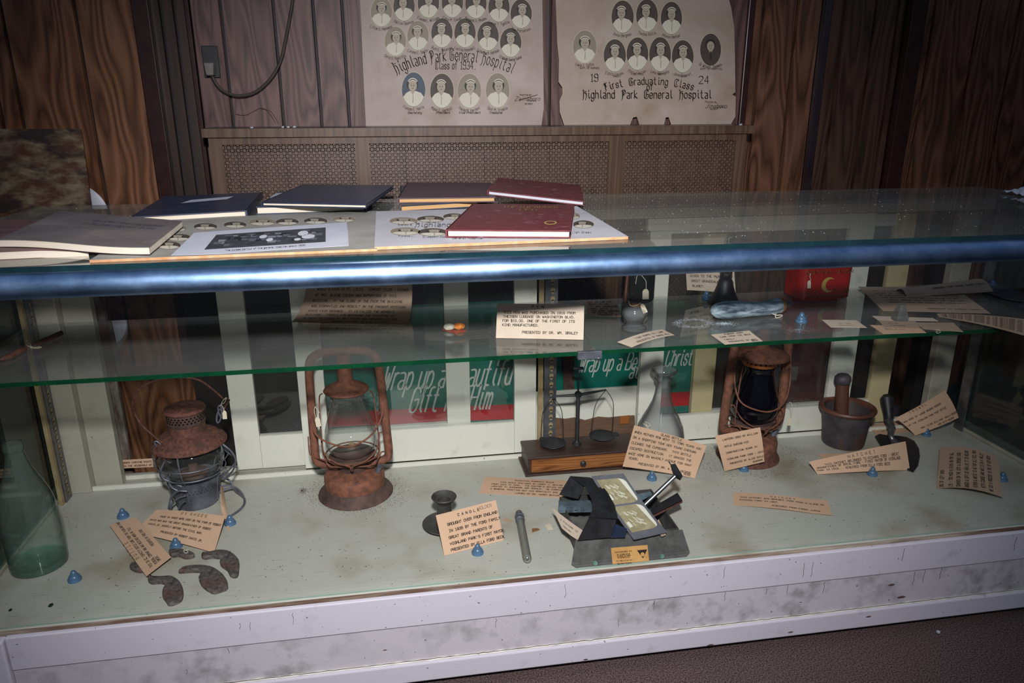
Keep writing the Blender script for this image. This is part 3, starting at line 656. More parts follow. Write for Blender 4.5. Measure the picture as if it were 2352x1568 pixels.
mk('gift_sign','green sign with a red stripe lettered Wrap up a Beautiful Christmas',1.83,1262,1612,xmas)
# torn veneer strip and dark board below the second sign
b=MB(); P=[(1268,960),(1300,963),(1320,960),(1345,966),(1375,958),(1400,960),(1425,957),(1458,955),(1458,1015),(1268,1022)]
b.slab([hy(x,y,1.80) for x,y in P],.006,V((0,-1,0))); b.slab([hy(x,y,1.793) for x,y in((1425,956),(1446,953),(1444,972),(1424,974))],.0005,V((0,-1,0)),1)
tag(b.build('veneer_strip',[mat('torn brown veneer','#5c4334','#71543f',20,.7,sc=(1,1,8)),mat('orange scrap','#93531f',rough=.7)]),'torn brown veneer strip below the Christmas sign behind the brass scale','board')
b=MB(); b.box((.36,1.806,ZD),(.66,1.812,.37)); tag(b.build('white_board',M['white']),'white board behind the torn veneer strip','board')
b=MB(); b.slab([hy(x,y,1.822) for x,y in((1292,780),(1318,780),(1320,955),(1296,957))],.004,V((0,-1,0)))
tag(b.build('wood_slat',M['rustd']),'dark brown slat standing across the Christmas sign','slat')
b=MB(); pA=hy(240,900,1.83); b.tube([(pA.x+.0,1.83,ZD-.2),(pA.x+.0,1.83,.84)],[.011,.011],10); pB=hy(262,900,1.84); b.box((pB.x-.008,1.835,0),(pB.x+.012,1.85,.84))
tag(b.build('peeling_post',M['peel']),'peeling paint-flecked wooden post standing behind the left opening of the case','post')
b=MB(); pA=hy(448,900,1.9); b.box((pA.x,1.9,0),(pA.x+.6,1.92,.84)); tag(b.build('leaning_board',M['dark']),'dark board leaning behind the left sliding doors','board')
b=MB(); pA=hy(1795,900,1.9); pB=hy(1900,900,1.9); b.box((pA.x,1.9,0),(pB.x,1.93,.60),0); q=hy(1912-90,858,1.899); b.box((q.x-.013,1.8985,q.z-.022),(q.x+.013,1.8999,q.z+.022),1)
tag(b.build('red_box',[mat('dark red board','#4e1214','#5c181a',20,.5),M['gpl']]),'dark red box with a small grey label behind the blue-globed lantern','box')
b=MB(); b.box((-1.25,1.55,.0),(-.93,2.0,.62),0); b.box((-1.0,1.548,.33),(-.95,1.5499,.36),1); tag(b.build('green_cabinet',[M['dkgreen'],M['red']]),'dark green cabinet beyond the left end glass','cabinet')
# dark crumpled cloth right of the case
b=MB(); n=14; vs=[];fs=[]
for i in range(n+1):
    for j in range(n+1):
        x=1.72+i*.07; y=1.35+j*.065; d=math.hypot((i-n/2)/(n/2),(j-n/2)/(n/2)); z=max(.002,.42*(1-d*.75)+.16*noise.noise(V((x*7,y*7,3)))) if 0<i<n and 0<j<n else .002
        vs.append((x,y,z))
for i in range(n):
    for j in range(n): a=i*(n+1)+j; fs.append((a,a+n+1,a+n+2,a+1))
b.add(vs,fs,0,False); tag(b.build('dust_sheet',M['tarp'],loc=(2.2,1.8,0)),'dark crumpled dust sheet heaped beyond the right end of the case','sheet')
# ================================================================ cards
CARDM=[M['card'],M['ink'],M['inkp'],M['cardp'],M['cardd']]
def corner(c):
    if isinstance(c,V): return c
    return hy(c[0],c[1],c[3]) if len(c)==4 else hz(c[0],c[1],c[2])
def card(label,TL,TR,BR,BL,z,th,lines=(),adv=.02,curl=(0,0),cm=0,name='typed_card',cat='label card',group='typed tan label cards in the case',lift=.0006,w=.0007,fn=None,hk=1.12,parts=None,NV=7,NU=12,extra=None,build=True):
    """card of four image-measured corners. th = lean angle of the card from the horizontal, hinged on its bottom edge"""
    if th is not None:
        B1,B2=hz(BL[0],BL[1],z+lift),hz(BR[0],BR[1],z+lift); e=(B2-B1).normalized(); h=V((-e.y,e.x,0))
        if h.y<0: h=-h
        a=math.radians(th); up=h*math.cos(a)+V((0,0,1))*math.sin(a); N=e.cross(up)
        if N.dot(CAM-B1)<0: N=-N
        ip=lambda p:(lambda d: CAM+d*((B1-CAM).dot(N)/d.dot(N)))(ray(p[0],p[1]))
        T1,T2=ip(TL),ip(TR)
    else:
        T1,T2,B2,B1=[corner(c) for c in(TL,TR,BR,BL)]; N=(B2-B1).cross(T1-B1).normalized()
        if N.dot(CAM-B1)<0: N=-N
    Wd=((B2-B1).length+(T2-T1).length)/2; Ht=((T1-B1).length+(T2-B2).length)/2
    def f(u,v,l=0.):
        p=(T1*(1-u)+T2*u)*(1-v)+(B1*(1-u)+B2*u)*v
        o=curl[0]*math.sin(math.pi*u)+curl[1]*math.sin(math.pi*v)
        if fn: o+=fn(u,v)
        return p+N*(o+l)
    mb=MB(); 
    top=[[f(i/NU,j/NV) for i in range(NU+1)] for j in range(NV+1)]
    vs=[p for r in top for p in r]; nn=len(vs); vs+= [p-N*.0005 for p in vs]
    q=NU+1; fs=[]
    for j in range(NV):
        for i in range(NU): a=j*q+i; fs+=[(a,a+q,a+q+1,a+1),(nn+a,nn+a+1,nn+a+q+1,nn+a+q)]
    for i in range(NU): fs+=[(i,i+1,nn+i+1,nn+i)]; a=NV*q+i; fs+=[(a+1,a,nn+a,nn+a+1)]
    for j in range(NV): a=j*q; fs+=[(a+q,a,nn+a,nn+a+q)]; a=j*q+NU; fs+=[(a,a+q,nn+a+q,nn+a)]
    mb.add(vs,fs,cm,True)
    for L in lines:
        u,v,t=L[:3]; A=(L[3] if len(L)>3 else adv)*Wd; mi=L[4] if len(L)>4 else 1
        m=lambda a,b,k: f(a/Wd,1-b/Ht,.00022+.00003*k)
        strokes(mb,t,m,u*Wd,(1-v)*Ht,A,A*hk/6,w,mi)
    if extra: extra(mb,f)
    o=mb.build(name,CARDM,parts)
    if parts is None: tag(o,label,cat,group)
    return o
card('tan card headed CANDLE Holder standing before the pewter candlestick',(1001,1183),(1139,1148),(1157,1240),(1021,1276),ZD,61,
 [(.34,.15,'C A N D L E',.033),(.15,.32,'BROUGHT OVER FROM ENGLAND',.0335),(.15,.48,'IN 1839 BY THE FORD FAMILY',.0335),(.13,.64,'GREAT GRAND PARENTS OF',.0335),(.13,.79,'HIGHLAND PARK\'S FIRST MAYOR.',.0335),(.12,.94,'PRESENTED BY ELLA FORD BECK',.0335),(.68,.13,'HOLDER',.04,2)],w=.0011)
card('large tan card headed GLASS BOTTLE leaning before the clear flint bottle',(1457,976,None,1.580),(1623,1023,None,1.565),(1596,1098,.2225),(1430,1071,.250),ZD,None,
 [(.38,.08,'GLASS BOTTLE'),(.03,.17,'WHEN MOTHER ROW WENT TO TOWN YEARS AGO'),(.03,.30,'ON A SHOPPING TOUR HER YOUNG CHERUBS'),(.03,.43,'CLEANED THE CUPBOARD.  THIS BOTTLE'),(.03,.56,'ESCAPED DESTRUCTION.  IT GRACED THE'),(.03,.69,'WACE HOME ON WAVERLY AVENUE FOR MANY'),(.0,.80,'" YEARS.'.replace('"',' ')),(.20,.90,'PRESENTED BY MR. & MRS. GEORGE'),(.84,.96,'ROSE')],adv=.0243,curl=(-.004,0),w=.0009)
card('small squarish tan card headed LANTERN USED, propped before the cobalt-globed lantern',(1642,1001,None,1.566),(1746,981,None,1.552),(1756,1060,.250),(1664,1082,.226),ZD,None,
 [(.14,.16,'LANTERN USED BY WILLIAM'),(.14,.34,'DOYLE DURING HIS'),(.14,.52,'CONSTRUCTION YEARS IN'),(.13,.70,'HIGHLAND PARK 1909 - 1913'),(.17,.84,'PRESENTED BY ALICE DOYLE'),(.72,.94,'SHANNON')],adv=.0345,curl=(0,.004),w=.0009)
card('long curved tan card headed HATCHET propped before the mortar',(1858,1060),(2080,1013),(2090,1079),(1878,1089),ZD,55,
 [(.36,.24,'H A T C H E T',.022),(.12,.45,'THIS HATCHET BELONGED TO RICHARD FORD - GREAT'),(.03,.60,'GRANDFATHER OF ROYAL FORD - FIRST MAYOR OF HIGHLAND'),(.02,.78,'PARK IN 1918.   ACQUIRED FROM ELLA FORD BECK')],adv=.0173,curl=(.014,0),w=.0009,hk=1.3)
card('tan HATCHET card lying flat, its right end curling up, near the deck front',(1684,1130),(1899,1152),(1911,1186),(1684,1160),ZD,2,
 [(.40,.22,'H A T C H E T',.02),(.07,.40,'THIS HATCHET WAS BROUGHT OVER FROM ENGLAND BY'),(.07,.60,'RICHARD FORD IN 1837.'),(.40,.86,'ACQUIRED FROM FANNY AYRIS')],adv=.0197,curl=(.005,0),w=.0009,fn=lambda u,v:.0 if u<.8 else (u-.8)*.02)
card('tan card headed TROWEL leaning by the right end of the case behind the trowel',(2057,960,None,1.700),hx(2170,896,1.545),hx(2202,959,1.553),(2102,1000,ZD+.001),ZD,None,
 [(.22,.10,'T R O W E L',.030),(.02,.32,'WAS USED BY JUDGE GEORGE BADDER'),(.02,.52,'LAY THE HIGHLAND PARK POST OFFICE'),(.18,.82,'MRS. CLYDE WILLIAMS--SUELLA BADDER'),(.50,.95,'AND EDITH BADDER')],adv=.0245,curl=(.010,.006),w=.0009)
card('tan card corner lying under the dark trowel, half hidden',(1996,979),(2070,955),(2090,990),(2015,1003),ZD,3,[(.2,.4,'RICHARD'),(.2,.7,'1910 - 1940')],adv=.06,w=.0008)
card('corner of a tan card peeping out behind the propped HATCHET card',(1878,1042),(1990,1040),(2000,1056),(1892,1058),ZD,2)
card('wide tan PHYSICIAN PHARMACY SCALE card lying flat below the balance box',(1113,1094),(1330,1105),(1330,1146),(1101,1132),ZD,1,
 [(.33,.20,'PHYSICIAN PHARMACY SCALE'),(.18,.36,'THIS SCALE WAS USED BY HARRY J. BUTLER M.D.'),(.10,.50,'FROM 1910 TO 1940.  THE DOCTOR\'S OFFICE WAS'),(.10,.63,'LOCATED AT WOODWARD AND GERALD.  HE CARRIED'),(.10,.77,'A GENERAL PRACTICE BUT HIS SPECIALTY WAS'),(.36,.92,'LOANED BY DR. HARRY BUTLER')],adv=.0172,w=.0009,curl=(0,.002))
card('tan card about OX SHOES below the rusty railroad lantern',(360,1170),(517,1185),(492,1269),(306,1222),ZD+.004,17,
 [(.40,.12,'O X  S H O E S',.026),(.14,.30,'THESE OX SHOES WERE USED ON THE FARM OF ROBERT'),(.05,.46,'DAVIS WHO WAS THE GREAT GRANDFATHER OF ROBERT'),(.08,.62,'DAVIS,JR. SHORTLY BEFORE THE CIVIL WAR.'),(.30,.82,'PRESENTED BY ROBERT DAVIS JR.')],adv=.0185,w=.0009,curl=(.004,0),hk=1.3)
card('tan BOTTLE card lying upside down over the edge of the ox shoes',(336,1323,ZD+.012),(251,1205,ZD+.013),(312,1187,ZD+.016),(393,1279,ZD+.014),ZD,None,
 [(.28,.16,'B O T T L E',.03),(.06,.36,'THIS 28 OZ. CAPACITY BOTTLE CAME FROM THE HIGHLAND PARK'),(.06,.54,'MINERAL COMPANY AND WAS RECEIVED WHEN HE TILE'),(.06,.68,'IMPORT.'),(.34,.84,'PRESENTED BY FRED FORD')],adv=.0172,w=.0009,hk=1.5)
card('narrow tan card standing edge-on behind the OX SHOES card',(507,1118,None,1.60),(512,1116,None,1.66),(529,1226,ZD+.0006),(508,1190,ZD+.0006),ZD,None)
card('tan card lying on the sill behind the left opening, its top edge showing',(243,1058,None,1.80),(373,1051,None,1.80),(371,1071,None,1.785),(249,1077,None,1.785),ZD,None,[(.25,.45,'WOODEN CARVING KNIFE',.028),(.15,.85,'USED IN THE HOUSEHOLD OF',.028)],w=.0009)
card('dark-shaded curling tan card turned sideways at the right of the deck',(2151,1121,ZD+.001),(2159,1026,ZD+.03),(2292,1048,ZD+.045),(2303,1141,ZD+.014),ZD,None,
 [(.02,.10,'USE OF LEFT OVER'),(.02,.24,'LYE - TOO MUCH & STAYS ON TOP ALL'),(.02,.36,'CRASHED ON THE 1971 & OPENED 1930'),(.02,.49,'BASED & GIFT OF HEN LAY IT TO HELENE'),(.05,.62,'GIVEN & WRITE TO HE FOR OLE FEIL MEN'),(.08,.74,'WITH COURSE AND WAS 13 IN A VALLEY'),(.05,.86,'WE DID A PROCESS IN THE OF HIS BODY')],adv=.025,cm=4,w=.0012,curl=(.0,.012),hk=1.6)
# ---- blue glazed card holders
def holder(px,py,z,label,lean=0,s=1.0):
    p=hz(px,py+4,z); b=MB(); k=.0125*s
    pr=[(k,0),(k*1.02,k*.25),(k*.96,k*.42),(k*.80,k*.50),(k*.82,k*.60),(k*.78,k*.80),(k*.60,k*1.0),(k*.50,k*1.06),(k*.50,k*1.2),(k*.42,k*1.45),(k*.28,k*1.68),(k*.1,k*1.78),(0,k*1.79)]
    b.lathe(pr,p,28); return tag(b.build('card_holder',M['blueb'],loc=p),label,'card holder','blue domed card holders')
for px,py,z,l in [(283,1183,ZD,'blue domed card holder at the top corner of the upside-down BOTTLE card'),(172,1328,ZD,'blue domed card holder standing alone right of the aqua bottle'),(405,1252,ZD,'blue domed card holder at the foot of the OX SHOES card'),
 (529,1199,ZD,'blue domed card holder right of the narrow edge-on card'),(1097,1266,ZD,'blue domed card holder at the foot of the CANDLE card'),(1497,1096,ZD,'blue domed card holder at the foot of the GLASS BOTTLE card'),
 (1708,1075,ZD,'blue domed card holder at the foot of the LANTERN card'),(2003,1086,ZD,'blue domed card holder at the foot of the propped HATCHET card'),(2127,995,ZD,'blue domed card holder at the foot of the TROWEL card'),
 (2301,1098,ZD,'blue domed card holder right of the sideways curling card'),(1622,684,ZS,'blue domed card holder on the shelf left of the dark bell'),(1840,735,ZS,'blue domed card holder on the shelf right of the powder horn'),(2278,658,ZS,'blue domed card holder at the right rear of the shelf')]: holder(px,py,z,l)
# ================================================================ string tags
def stag(parent,pts,tp,tw,thh,ang=0,tilt=0,r=.0007):
    """string path and a small paper tag with clipped corners hanging at tp"""
    if pts: b=MB(); b.tube(cr(pts,5),r,5); b.build('string',M['str'],parent)
    b=MB(); w,h=tw/2,thh; P=[(-w,-h),(w,-h),(w,-h*.22),(w*.5,0),(-w*.5,0),(-w,-h*.22)]
    ca,sa=math.cos(ang),math.sin(ang)
    if isinstance(tilt,V): n=tilt.normalized()
    else: n=V((0,-1,.15)).normalized()
    ex=V((1,0,0)); ex=(ex-n*ex.dot(n)).normalized(); ez=ex.cross(-n) if ex.cross(-n).dot(V((0,.3,1)))>0 else -ex.cross(-n)
    q=[tp+ex*(x*ca-y*sa)+ez*(x*sa+y*ca) for x,y in P]
    b.slab(q,.0006,n); b.build('tag',M['ptag'],parent)
# ================================================================ aqua bottle
c=hz(92,1297,ZD); bt=thing('glass_bottle','aqua mineral-water bottle with embossed lettering at the far left of the deck','bottle',c)
pr=[(.0,.001),(.044,.0),(.0505,.004),(.0515,.012),(.0515,.09),(.0505,.125),(.047,.15),(.040,.172),(.031,.195),(.0235,.216),(.0185,.236),(.016,.250),(.016,.2535),(.0185,.256),(.0185,.264),(.0170,.270),(.0125,.271)]
b=MB(); b.lathe(pr,c,44,capb=False,capt=False); b.build('body',M['aqua'],bt)
b=MB(); b.lathe([(0,.003),(.047,.002),(.0495,.006),(.0495,.016),(.047,.014),(.02,.010),(0,.013)],c,44,capb=False,capt=False); b.build('thick_base',M['aquab'],bt)
b=MB()
def embo(mb,text,z0,aw,hs,arc=0):
    W_=twidth(text,aw*5.2,sp=1.6); a0=-W_/2
    def mp(x,y):
        t=-math.pi/2-.25+x/.0525; zz=z0+y+arc*(1-(x/.035)**2)*.0; r=.0522
        zz=z0+y-(x/.035)**2*arc
        return c+V((r*math.cos(t),r*math.sin(t),zz))
    strokes(mb,text,mp,a0,0,aw*5.2,hs,.0009,0,False,sp=1.6)
embo(b,'PARK MINERAL CO',.098,.00082,.0013,.016); embo(b,'HIGHLAND PARK',.068,.0009,.0013,.004); embo(b,'DETROIT',.052,.0009,.0013,0); embo(b,'MICH. 1926',.036,.0008,.0010,-.002)
b.build('embossed_lettering',glass('embossed aqua',(.55,.66,.62),dust=.35,dc='#8aa39a'),bt)
# ================================================================ railroad lantern
c=hz(455,1150,ZD)+V((0,.0,0)); c.z=ZD; lt=thing('railroad_lantern','rusty railroad lantern with round clear globe and bent wire guard','lantern',c)
b=MB(); b.lathe([(.046,0),(.0475,.003),(.0475,.022),(.049,.028),(.053,.036),(.0545,.058),(.056,.062),(.0565,.067),(.052,.068),(.050,.066)],c,40); b.build('fuel_pot',M['zinc'],lt)
b=MB()
for r,z in ((.0545,.046),(.0542,.052)):
    for i in range(44): t=2*math.pi*(i+.5*(z>.05))/44; p=c+V((r*math.cos(t),r*math.sin(t),z)); u=V((-math.sin(t),math.cos(t),0))*.0009; v=V((0,0,.0009)); n=V((math.cos(t),math.sin(t),0))*.0004; b.add([p+n-u-v,p+n+u-v,p+n+u+v,p+n-u+v],[(0,1,2,3)])
b.build('vent_holes',M['black'],lt)
b=MB(); b.lathe([(.030,.066),(.034,.072),(.03,.078),(.012,.082),(.01,.095),(.006,.097)],c,24); b.build('burner',M['rustd'],lt)
b=MB(); b.lathe([(.046,.069),(.056,.078),(.065,.090),(.070,.105),(.0705,.118),(.067,.133),(.060,.146),(.052,.153)],c,44,capb=False,capt=False); b.build('globe',M['clear'],lt)
b=MB(); b.lathe([(.080,.150),(.0815,.152),(.0795,.156),(.071,.163),(.062,.170),(.048,.176),(.0405,.178),(.0395,.184),(.0395,.200)],c,44,capb=False,capt=False); b.lathe([(.080,.150),(.05,.162),(.03,.17)],c,44,capb=False,capt=False); b.build('brim',M['rust'],lt)
b=MB(); b.lathe([(.0395,.200),(.041,.202),(.041,.206),(.0398,.207),(.0400,.228)],c,44,capb=False,capt=False)
b.build('vent_band',M['rustd'],lt)
b=MB()
for j in range(3):
    for i in range(30):
        t=2*math.pi*(i+.5*(j%2))/30; z=.2115+.0055*j; r=.0403; p=c+V((r*math.cos(t),r*math.sin(t),z)); u=V((-math.sin(t),math.cos(t),0)); v=V((0,0,1))
        b.add([p-v*.0024,p+u*.0027,p+v*.0024,p-u*.0027],[(0,1,2,3)])
b.build('vent_openings',M['black'],lt)
b=MB(); b.lathe([(.0405,.228),(.0440,.230),(.0450,.233),(.043,.2375),(.030,.2415),(.012,.2435),(0,.244)],c,44); b.build('cap',M['rust'],lt)
b=MB()
for t0 in (-95,-20,55,125,200):
    t=math.radians(t0); d=V((math.cos(t),math.sin(t),0))
    b.tube([c+d*r+V((0,0,z)) for r,z in((.079,.152),(.079,.135),(.076,.105),(.066,.082),(.058,.066),(.055,.04),(.052,.01))],.0016,6)
for z,r in((.085,.0705),(.112,.0785)): b.tube([c+V((r*math.cos(i*math.pi/16),r*math.sin(i*math.pi/16),z)) for i in range(32)],.0014,6,closed=True)
b.build('wire_guard',M['zinc'],lt)
def pxw(pts,y,n=6): return cr([hy(a,b_,y) for a,b_ in pts],n)
y0=c.y
def wires(name,paths,r,mt,par):
    b=MB()
    for P,yy in paths: b.tube(pxw(P,yy) if not callable(yy) else cr([hy(a,b_,yy(a)) for a,b_ in P],6),r,7)
    return b.build(name,mt,par)
for q_ in [([(378,1060),(369,1080),(375,1098),(395,1108),(425,1120)],y0-.05),([(386,1090),(392,1115),(405,1125),(422,1130)],y0-.05),
 ([(512,1020),(530,1035),(541,1055),(535,1080),(515,1100)],y0-.02),([(508,1000),(515,1030),(538,1050),(540,1062),(520,1085),(500,1098)],y0+.02),
 ([(430,1128),(408,1128),(393,1142),(387,1168)],y0-.07),([(428,1138),(408,1145),(395,1158),(392,1170)],y0-.06),([(425,1150),(415,1158),(410,1170)],y0-.07)]: wires('wire_loop',[q_],.0022,M['zinc'],lt)
g=lambda px,py,z: hz(px,py,ZD+z)
for P in ([(505,1118,.03),(530,1115,.028),(552,1128,.018),(562,1150,.008),(553,1168,.004),(528,1186,.003)],[(510,1095,.045),(530,1105,.035),(538,1122,.02),(560,1142,.010),(562,1155,.006)],[(504,1128,.02),(535,1120,.02),(558,1135,.012)]):
    b=MB(); b.tube(cr([g(*p) for p in P],6),.0024,7); b.build('foot_loop',M['zinc'],lt)
bl=[(373,1019),(352,1000),(325,975),(308,945),(305,920),(318,895),(345,878),(385,868),(425,866),(460,874),(490,895),(512,915)]
b=MB(); b.tube(pxw(bl,y0-.035,6),.0022,8); b.tube([hy(a,b_,y0-.035) for a,b_ in((510,913),(516,917),(524,914),(527,919),(518,931),(512,945))],.0018,6); b.build('bail',M['rust'],lt)
for (x,y),(dx,dy) in (((366,1025),(10,12)),((376,1038),(9,14)),((384,1050),(8,12)),((503,955),(-3,16)),((507,945),(4,14))):
    b=MB(); pts=[]
    for i in range(14):
        t=2*math.pi*i/14; L=math.hypot(dx,dy); ux,uy=dx/L,dy/L; pts.append(hy(x+math.cos(t)*L*ux-math.sin(t)*5*uy,y+math.cos(t)*L*uy+math.sin(t)*5*ux,y0-.04))
    b.tube(pts,.0018,6,closed=True); b.build('chain_link',M['zinc'],lt)
tg=thing('string_tag','small paper tag on white string tied to the railroad lantern bail','tag',hy(513,925,y0-.04),'small paper string tags')
stag(tg,[hy(a,b_,y0-.041) for a,b_ in((506,932),(512,920),(520,913),(515,925),(508,928),(514,938),(514,944))],hy(515,943,y0-.041),.009,.019)
# ================================================================ hot-blast lanterns
def tubular(c,label,globe,tube_r,lean,rmat,perf,hood_r,prm,rot=0,burn=True):
    t=thing('oil_lantern',label,'lantern',c); A=Matrix.Rotation(rot,3,'Z'); T=lambda x,y,z: c+A@V((x+lean*z,y,z))
    def L(prof,name,mt,seg=44,cb=True,ct=True):
        b=MB(); 
        for i,(r,z) in enumerate(prof): pass
        sh=Matrix(((1,0,lean),(0,1,0),(0,0,1))); b.lathe(prof,c,seg,M=sh,capb=cb,capt=ct); return b.build(name,mt,t)
    rb=.92 if perf else 1; L([(.086*rb,0),(.088*rb,.002),(.086*rb,.006),(.079*rb,.013),(.072,.020),(.0700,.026)],'base_flange',prm,cb=True,ct=False)
    L([(.0698,.024),(.0705,.028),(.0705,.048),(.068,.054),(.058,.060),(.040,.064),(.034,.066)],'fuel_tank',rmat,cb=False)
    L([(.033,.0655),(.0325,.085),(.036,.092),(.050,.097),(.054,.101),(.052,.104),(.03,.106),(.016,.114),(.010,.124),(.004,.126)],'burner',M['rustd'])
    if burn:
        b=MB(); b.box(tuple(T(-.006,-.002,.122)),tuple(T(.006,.002,.132))); b.build('wick_tube',M['brass'],t)
    L([(.042,.1065),(.052,.116),(.0585,.130),(.0600,.147),(.0570,.168),(.0500,.192),(.0425,.214),(.0375,.232),(.036,.243),(.0395,.249),(.0400,.254),(.038,.257)],'globe',globe,cb=False,ct=False)
    if perf:
        L([(.041,.256),(.042,.258),(.0415,.274),(.040,.276)],'perforated_ring',M['rusto'],cb=False,ct=False)
        b=MB(); sh=Matrix(((1,0,lean),(0,1,0),(0,0,1)))
        for i in range(22):
            tt=2*math.pi*i/22; r=.0421; p=V((r*math.cos(tt),r*math.sin(tt),.266)); u=V((-math.sin(tt),math.cos(tt),0))*.0022; v=V((0,0,.0026))
            b.add([c+sh@(p-v),c+sh@(p-v*.6+u),c+sh@(p+v*.6+u),c+sh@(p+v),c+sh@(p+v*.6-u),c+sh@(p-v*.6-u)],[(0,1,2,3,4,5)])
        b.build('ring_holes',M['black'],t)
    h=.278 if perf else .262
    L([(hood_r,h),(hood_r+.0015,h+.002),(hood_r*.96,h+.007),(hood_r*.6,h+.016),(.020,h+.021),(.0165,h+.024),(.0165,.352)],'hood',rmat,cb=True,ct=False)
    # air tubes either side, arched over the top
    for s in(-1,1):
        P=[(.028*s,.078),(.058*s,.078),(.075*s,.083),(.084*s,.097),(.0835*s,.15),(.0805*s,.24),(.0775*s,.31),(.072*s,.338),(.055*s,.352),(.030*s,.356),(.0,.357)]
        b=MB(); b.tube(cr([T(x,0,z) for x,z in P],5),tube_r,12); b.build('air_tube',rmat,t)
    b=MB(); b.tube(cr([T(x,y,z) for x,y,z in((-.079,-.010,.275),(-.079,-.02,.22),(-.072,-.045,.178),(-.03,-.066,.158),(.01,-.07,.156),(.05,-.055,.172),(.076,-.03,.205),(.082,-.015,.25),(.080,-.010,.285))],6),.0021,7); b.build('bail',rmat,t)
    b=MB()
    for s in(-1,1):
        b.tube(cr([T(x*s,y,z) for x,y,z in((.066,-.008,.155),(.060,-.04,.130),(.035,-.060,.112),(.0,-.066,.100),(.0,-.058,.086))],6),.0016,6)
        b.tube(cr([T(x*s,y,z) for x,y,z in((.052,-.012,.262),(.060,-.016,.25),(.064,-.018,.16),(.062,-.02,.105),(.045,-.03,.100))],5),.0016,6)
        b.tube([T(.066*s,-.008,.155),T(.082*s,0,.150)],.0015,6)
    b.tube([T(.062*math.cos(i*math.pi/14),.062*math.sin(i*math.pi/14),.104) for i in range(28)],.0018,6,closed=True)
    b.build('wire_guard',rmat,t)
    b=MB(); b.tube(cr([T(x,y,z) for x,y,z in((-.095,-.004,.155),(-.096,-.006,.115),(-.085,-.012,.105),(-.06,-.03,.104),(-.045,-.04,.092),(.04,-.045,.090),(.06,-.03,.10),(.068,-.02,.11),(.075,-.01,.106))],4),.0016,6); b.build('lift_lever',rmat,t)
    b=MB(); b.tube([T(.055,-.02,.06),T(.062,-.025,.078)],.006,12); b.build('fuel_cap',M['zinc'],t)
    return t,T
c1=hz(818,1130,ZD); l1,T1_=tubular(c1,'rusty oil lantern with clear pear-shaped globe, in front of the gift sign',M['clear'],.0098,-.02,M['rust2'],False,.050,M['rustd'],0)
c2=hz(1716,1046,ZD); l2,T2_=tubular(c2,'rusty oil lantern with dark cobalt globe, behind the LANTERN card',M['bglob'],.0115,.03,M['rust2'],True,.070,M['rust'],.12)
tg=thing('string_tag','small paper tag hanging left of the clear oil lantern','tag',T1_(-.083,-.02,.2),'small paper string tags')
stag(tg,[hy(a,b_,c1.y-.03) for a,b_ in((734,948),(727,938),(724,934),(722,945),(726,962))],hy(728,958,c1.y-.03),.011,.022,.12)
tg=thing('string_tag','small yellowed tag hanging right of the cobalt-globed lantern','tag',hy(1815,960,c2.y),'small paper string tags')
stag(tg,[hy(a,b_,c2.y-.0) for a,b_ in((1812,924),(1818,926),(1820,945),(1817,962))],hy(1816,960,c2.y),.010,.020,-.12)
def scat(name,lab,cx,cy,rx,ry,n,z,mt,s=(.0006,.0016),ring=False,grp=None,cat='dust'):
    p0=hz(cx,cy,z); b=MB()
    for i in range(n):
        t=random.uniform(0,2*math.pi); q=random.gauss(1,.17) if ring else abs(random.gauss(0,.5)); k=random.uniform(*s)
        p=hz(cx+rx*q*math.cos(t),cy+ry*q*math.sin(t),z+.0004); a=random.uniform(0,3)
        b.add([p+V((k*math.cos(a+j*2.1),k*math.sin(a+j*2.1),0)) for j in range(3)]+[p+V((0,0,k*.6))],[(0,1,3),(1,2,3),(2,0,3)])
    o=b.build(name,mt,loc=p0); tag(o,lab,cat,grp); o['kind']='stuff'; return o
scat('rust_dust','ring of rust dust scattered on the deck around the clear-globed lantern',818,1130,98,42,2400,ZD,M['rdust'],(.0004,.0011),True)
scat('rust_dust','small dark heap of rust flakes left of the clear-globed lantern',695,1127,16,12,260,ZD,M['rustd'],(.0004,.0012))
scat('rust_dust','red rust dust spread on the deck around the cobalt-globed lantern',1725,1055,105,36,3000,ZD,M['rust'],(.0004,.0010),True)
# ================================================================ candlestick
c=hz(1022,1212,ZD); ct=thing('candle_holder','dark pewter saucer candle holder behind the CANDLE card','candle holder',c)
b=MB(); b.lathe([(.030,0),(.034,.002),(.046,.010),(.049,.013),(.0475,.0145),(.040,.010),(.028,.006),(.018,.006)],c,40); b.build('saucer',M['pewt'],ct)
b=MB(); b.lathe([(.017,.006),(.0155,.012),(.0155,.062),(.0165,.064),(.026,.074),(.0275,.077),(.0265,.079),(.020,.073),(.0135,.070),(.0125,.05),(0,.05)],c,32,capt=False); b.build('stem',M['pewt'],ct)
# ================================================================ glass tube syringe
A=hz(1212,1288,ZD+.009); B=hz(1195,1195,ZD+.009); t=thing('glass_tube','glass tube with metal cap and knob lying right of the CANDLE card','glass tube',V(((A+B)/2).xy.to_3d())+V((0,0,ZD)))
d=(B-A).normalized(); L=(B-A).length
b=MB(); b.tube([A,A+d*.002,A+d*.006,A+d*.010,A+d*(L-.0)],[.003,.0065,.0085,.009,.009],16); b.build('tube_glass',M['clear'],t)
b=MB(); b.tube([A+d*.012,A+d*(L-.004)],.0055,12); b.build('tube_core',mat('greyish liquid core','#77776d','#8a8a80',20,.3),t)
b=MB(); b.tube([A+d*.006,A+d*.008,A+d*.011,A+d*.013],[.001,.0035,.0035,.001],12); b.build('bulb',M['chrome'],t)
b=MB(); b.tube([B-d*.001,B,B+d*.004,B+d*.0045,B+d*.012,B+d*.0125,B+d*.018,B+d*.020,B+d*.030],[.009,.0105,.0105,.0095,.0095,.0108,.0108,.005,.0035],18); b.build('cap',M['zinc'],t)
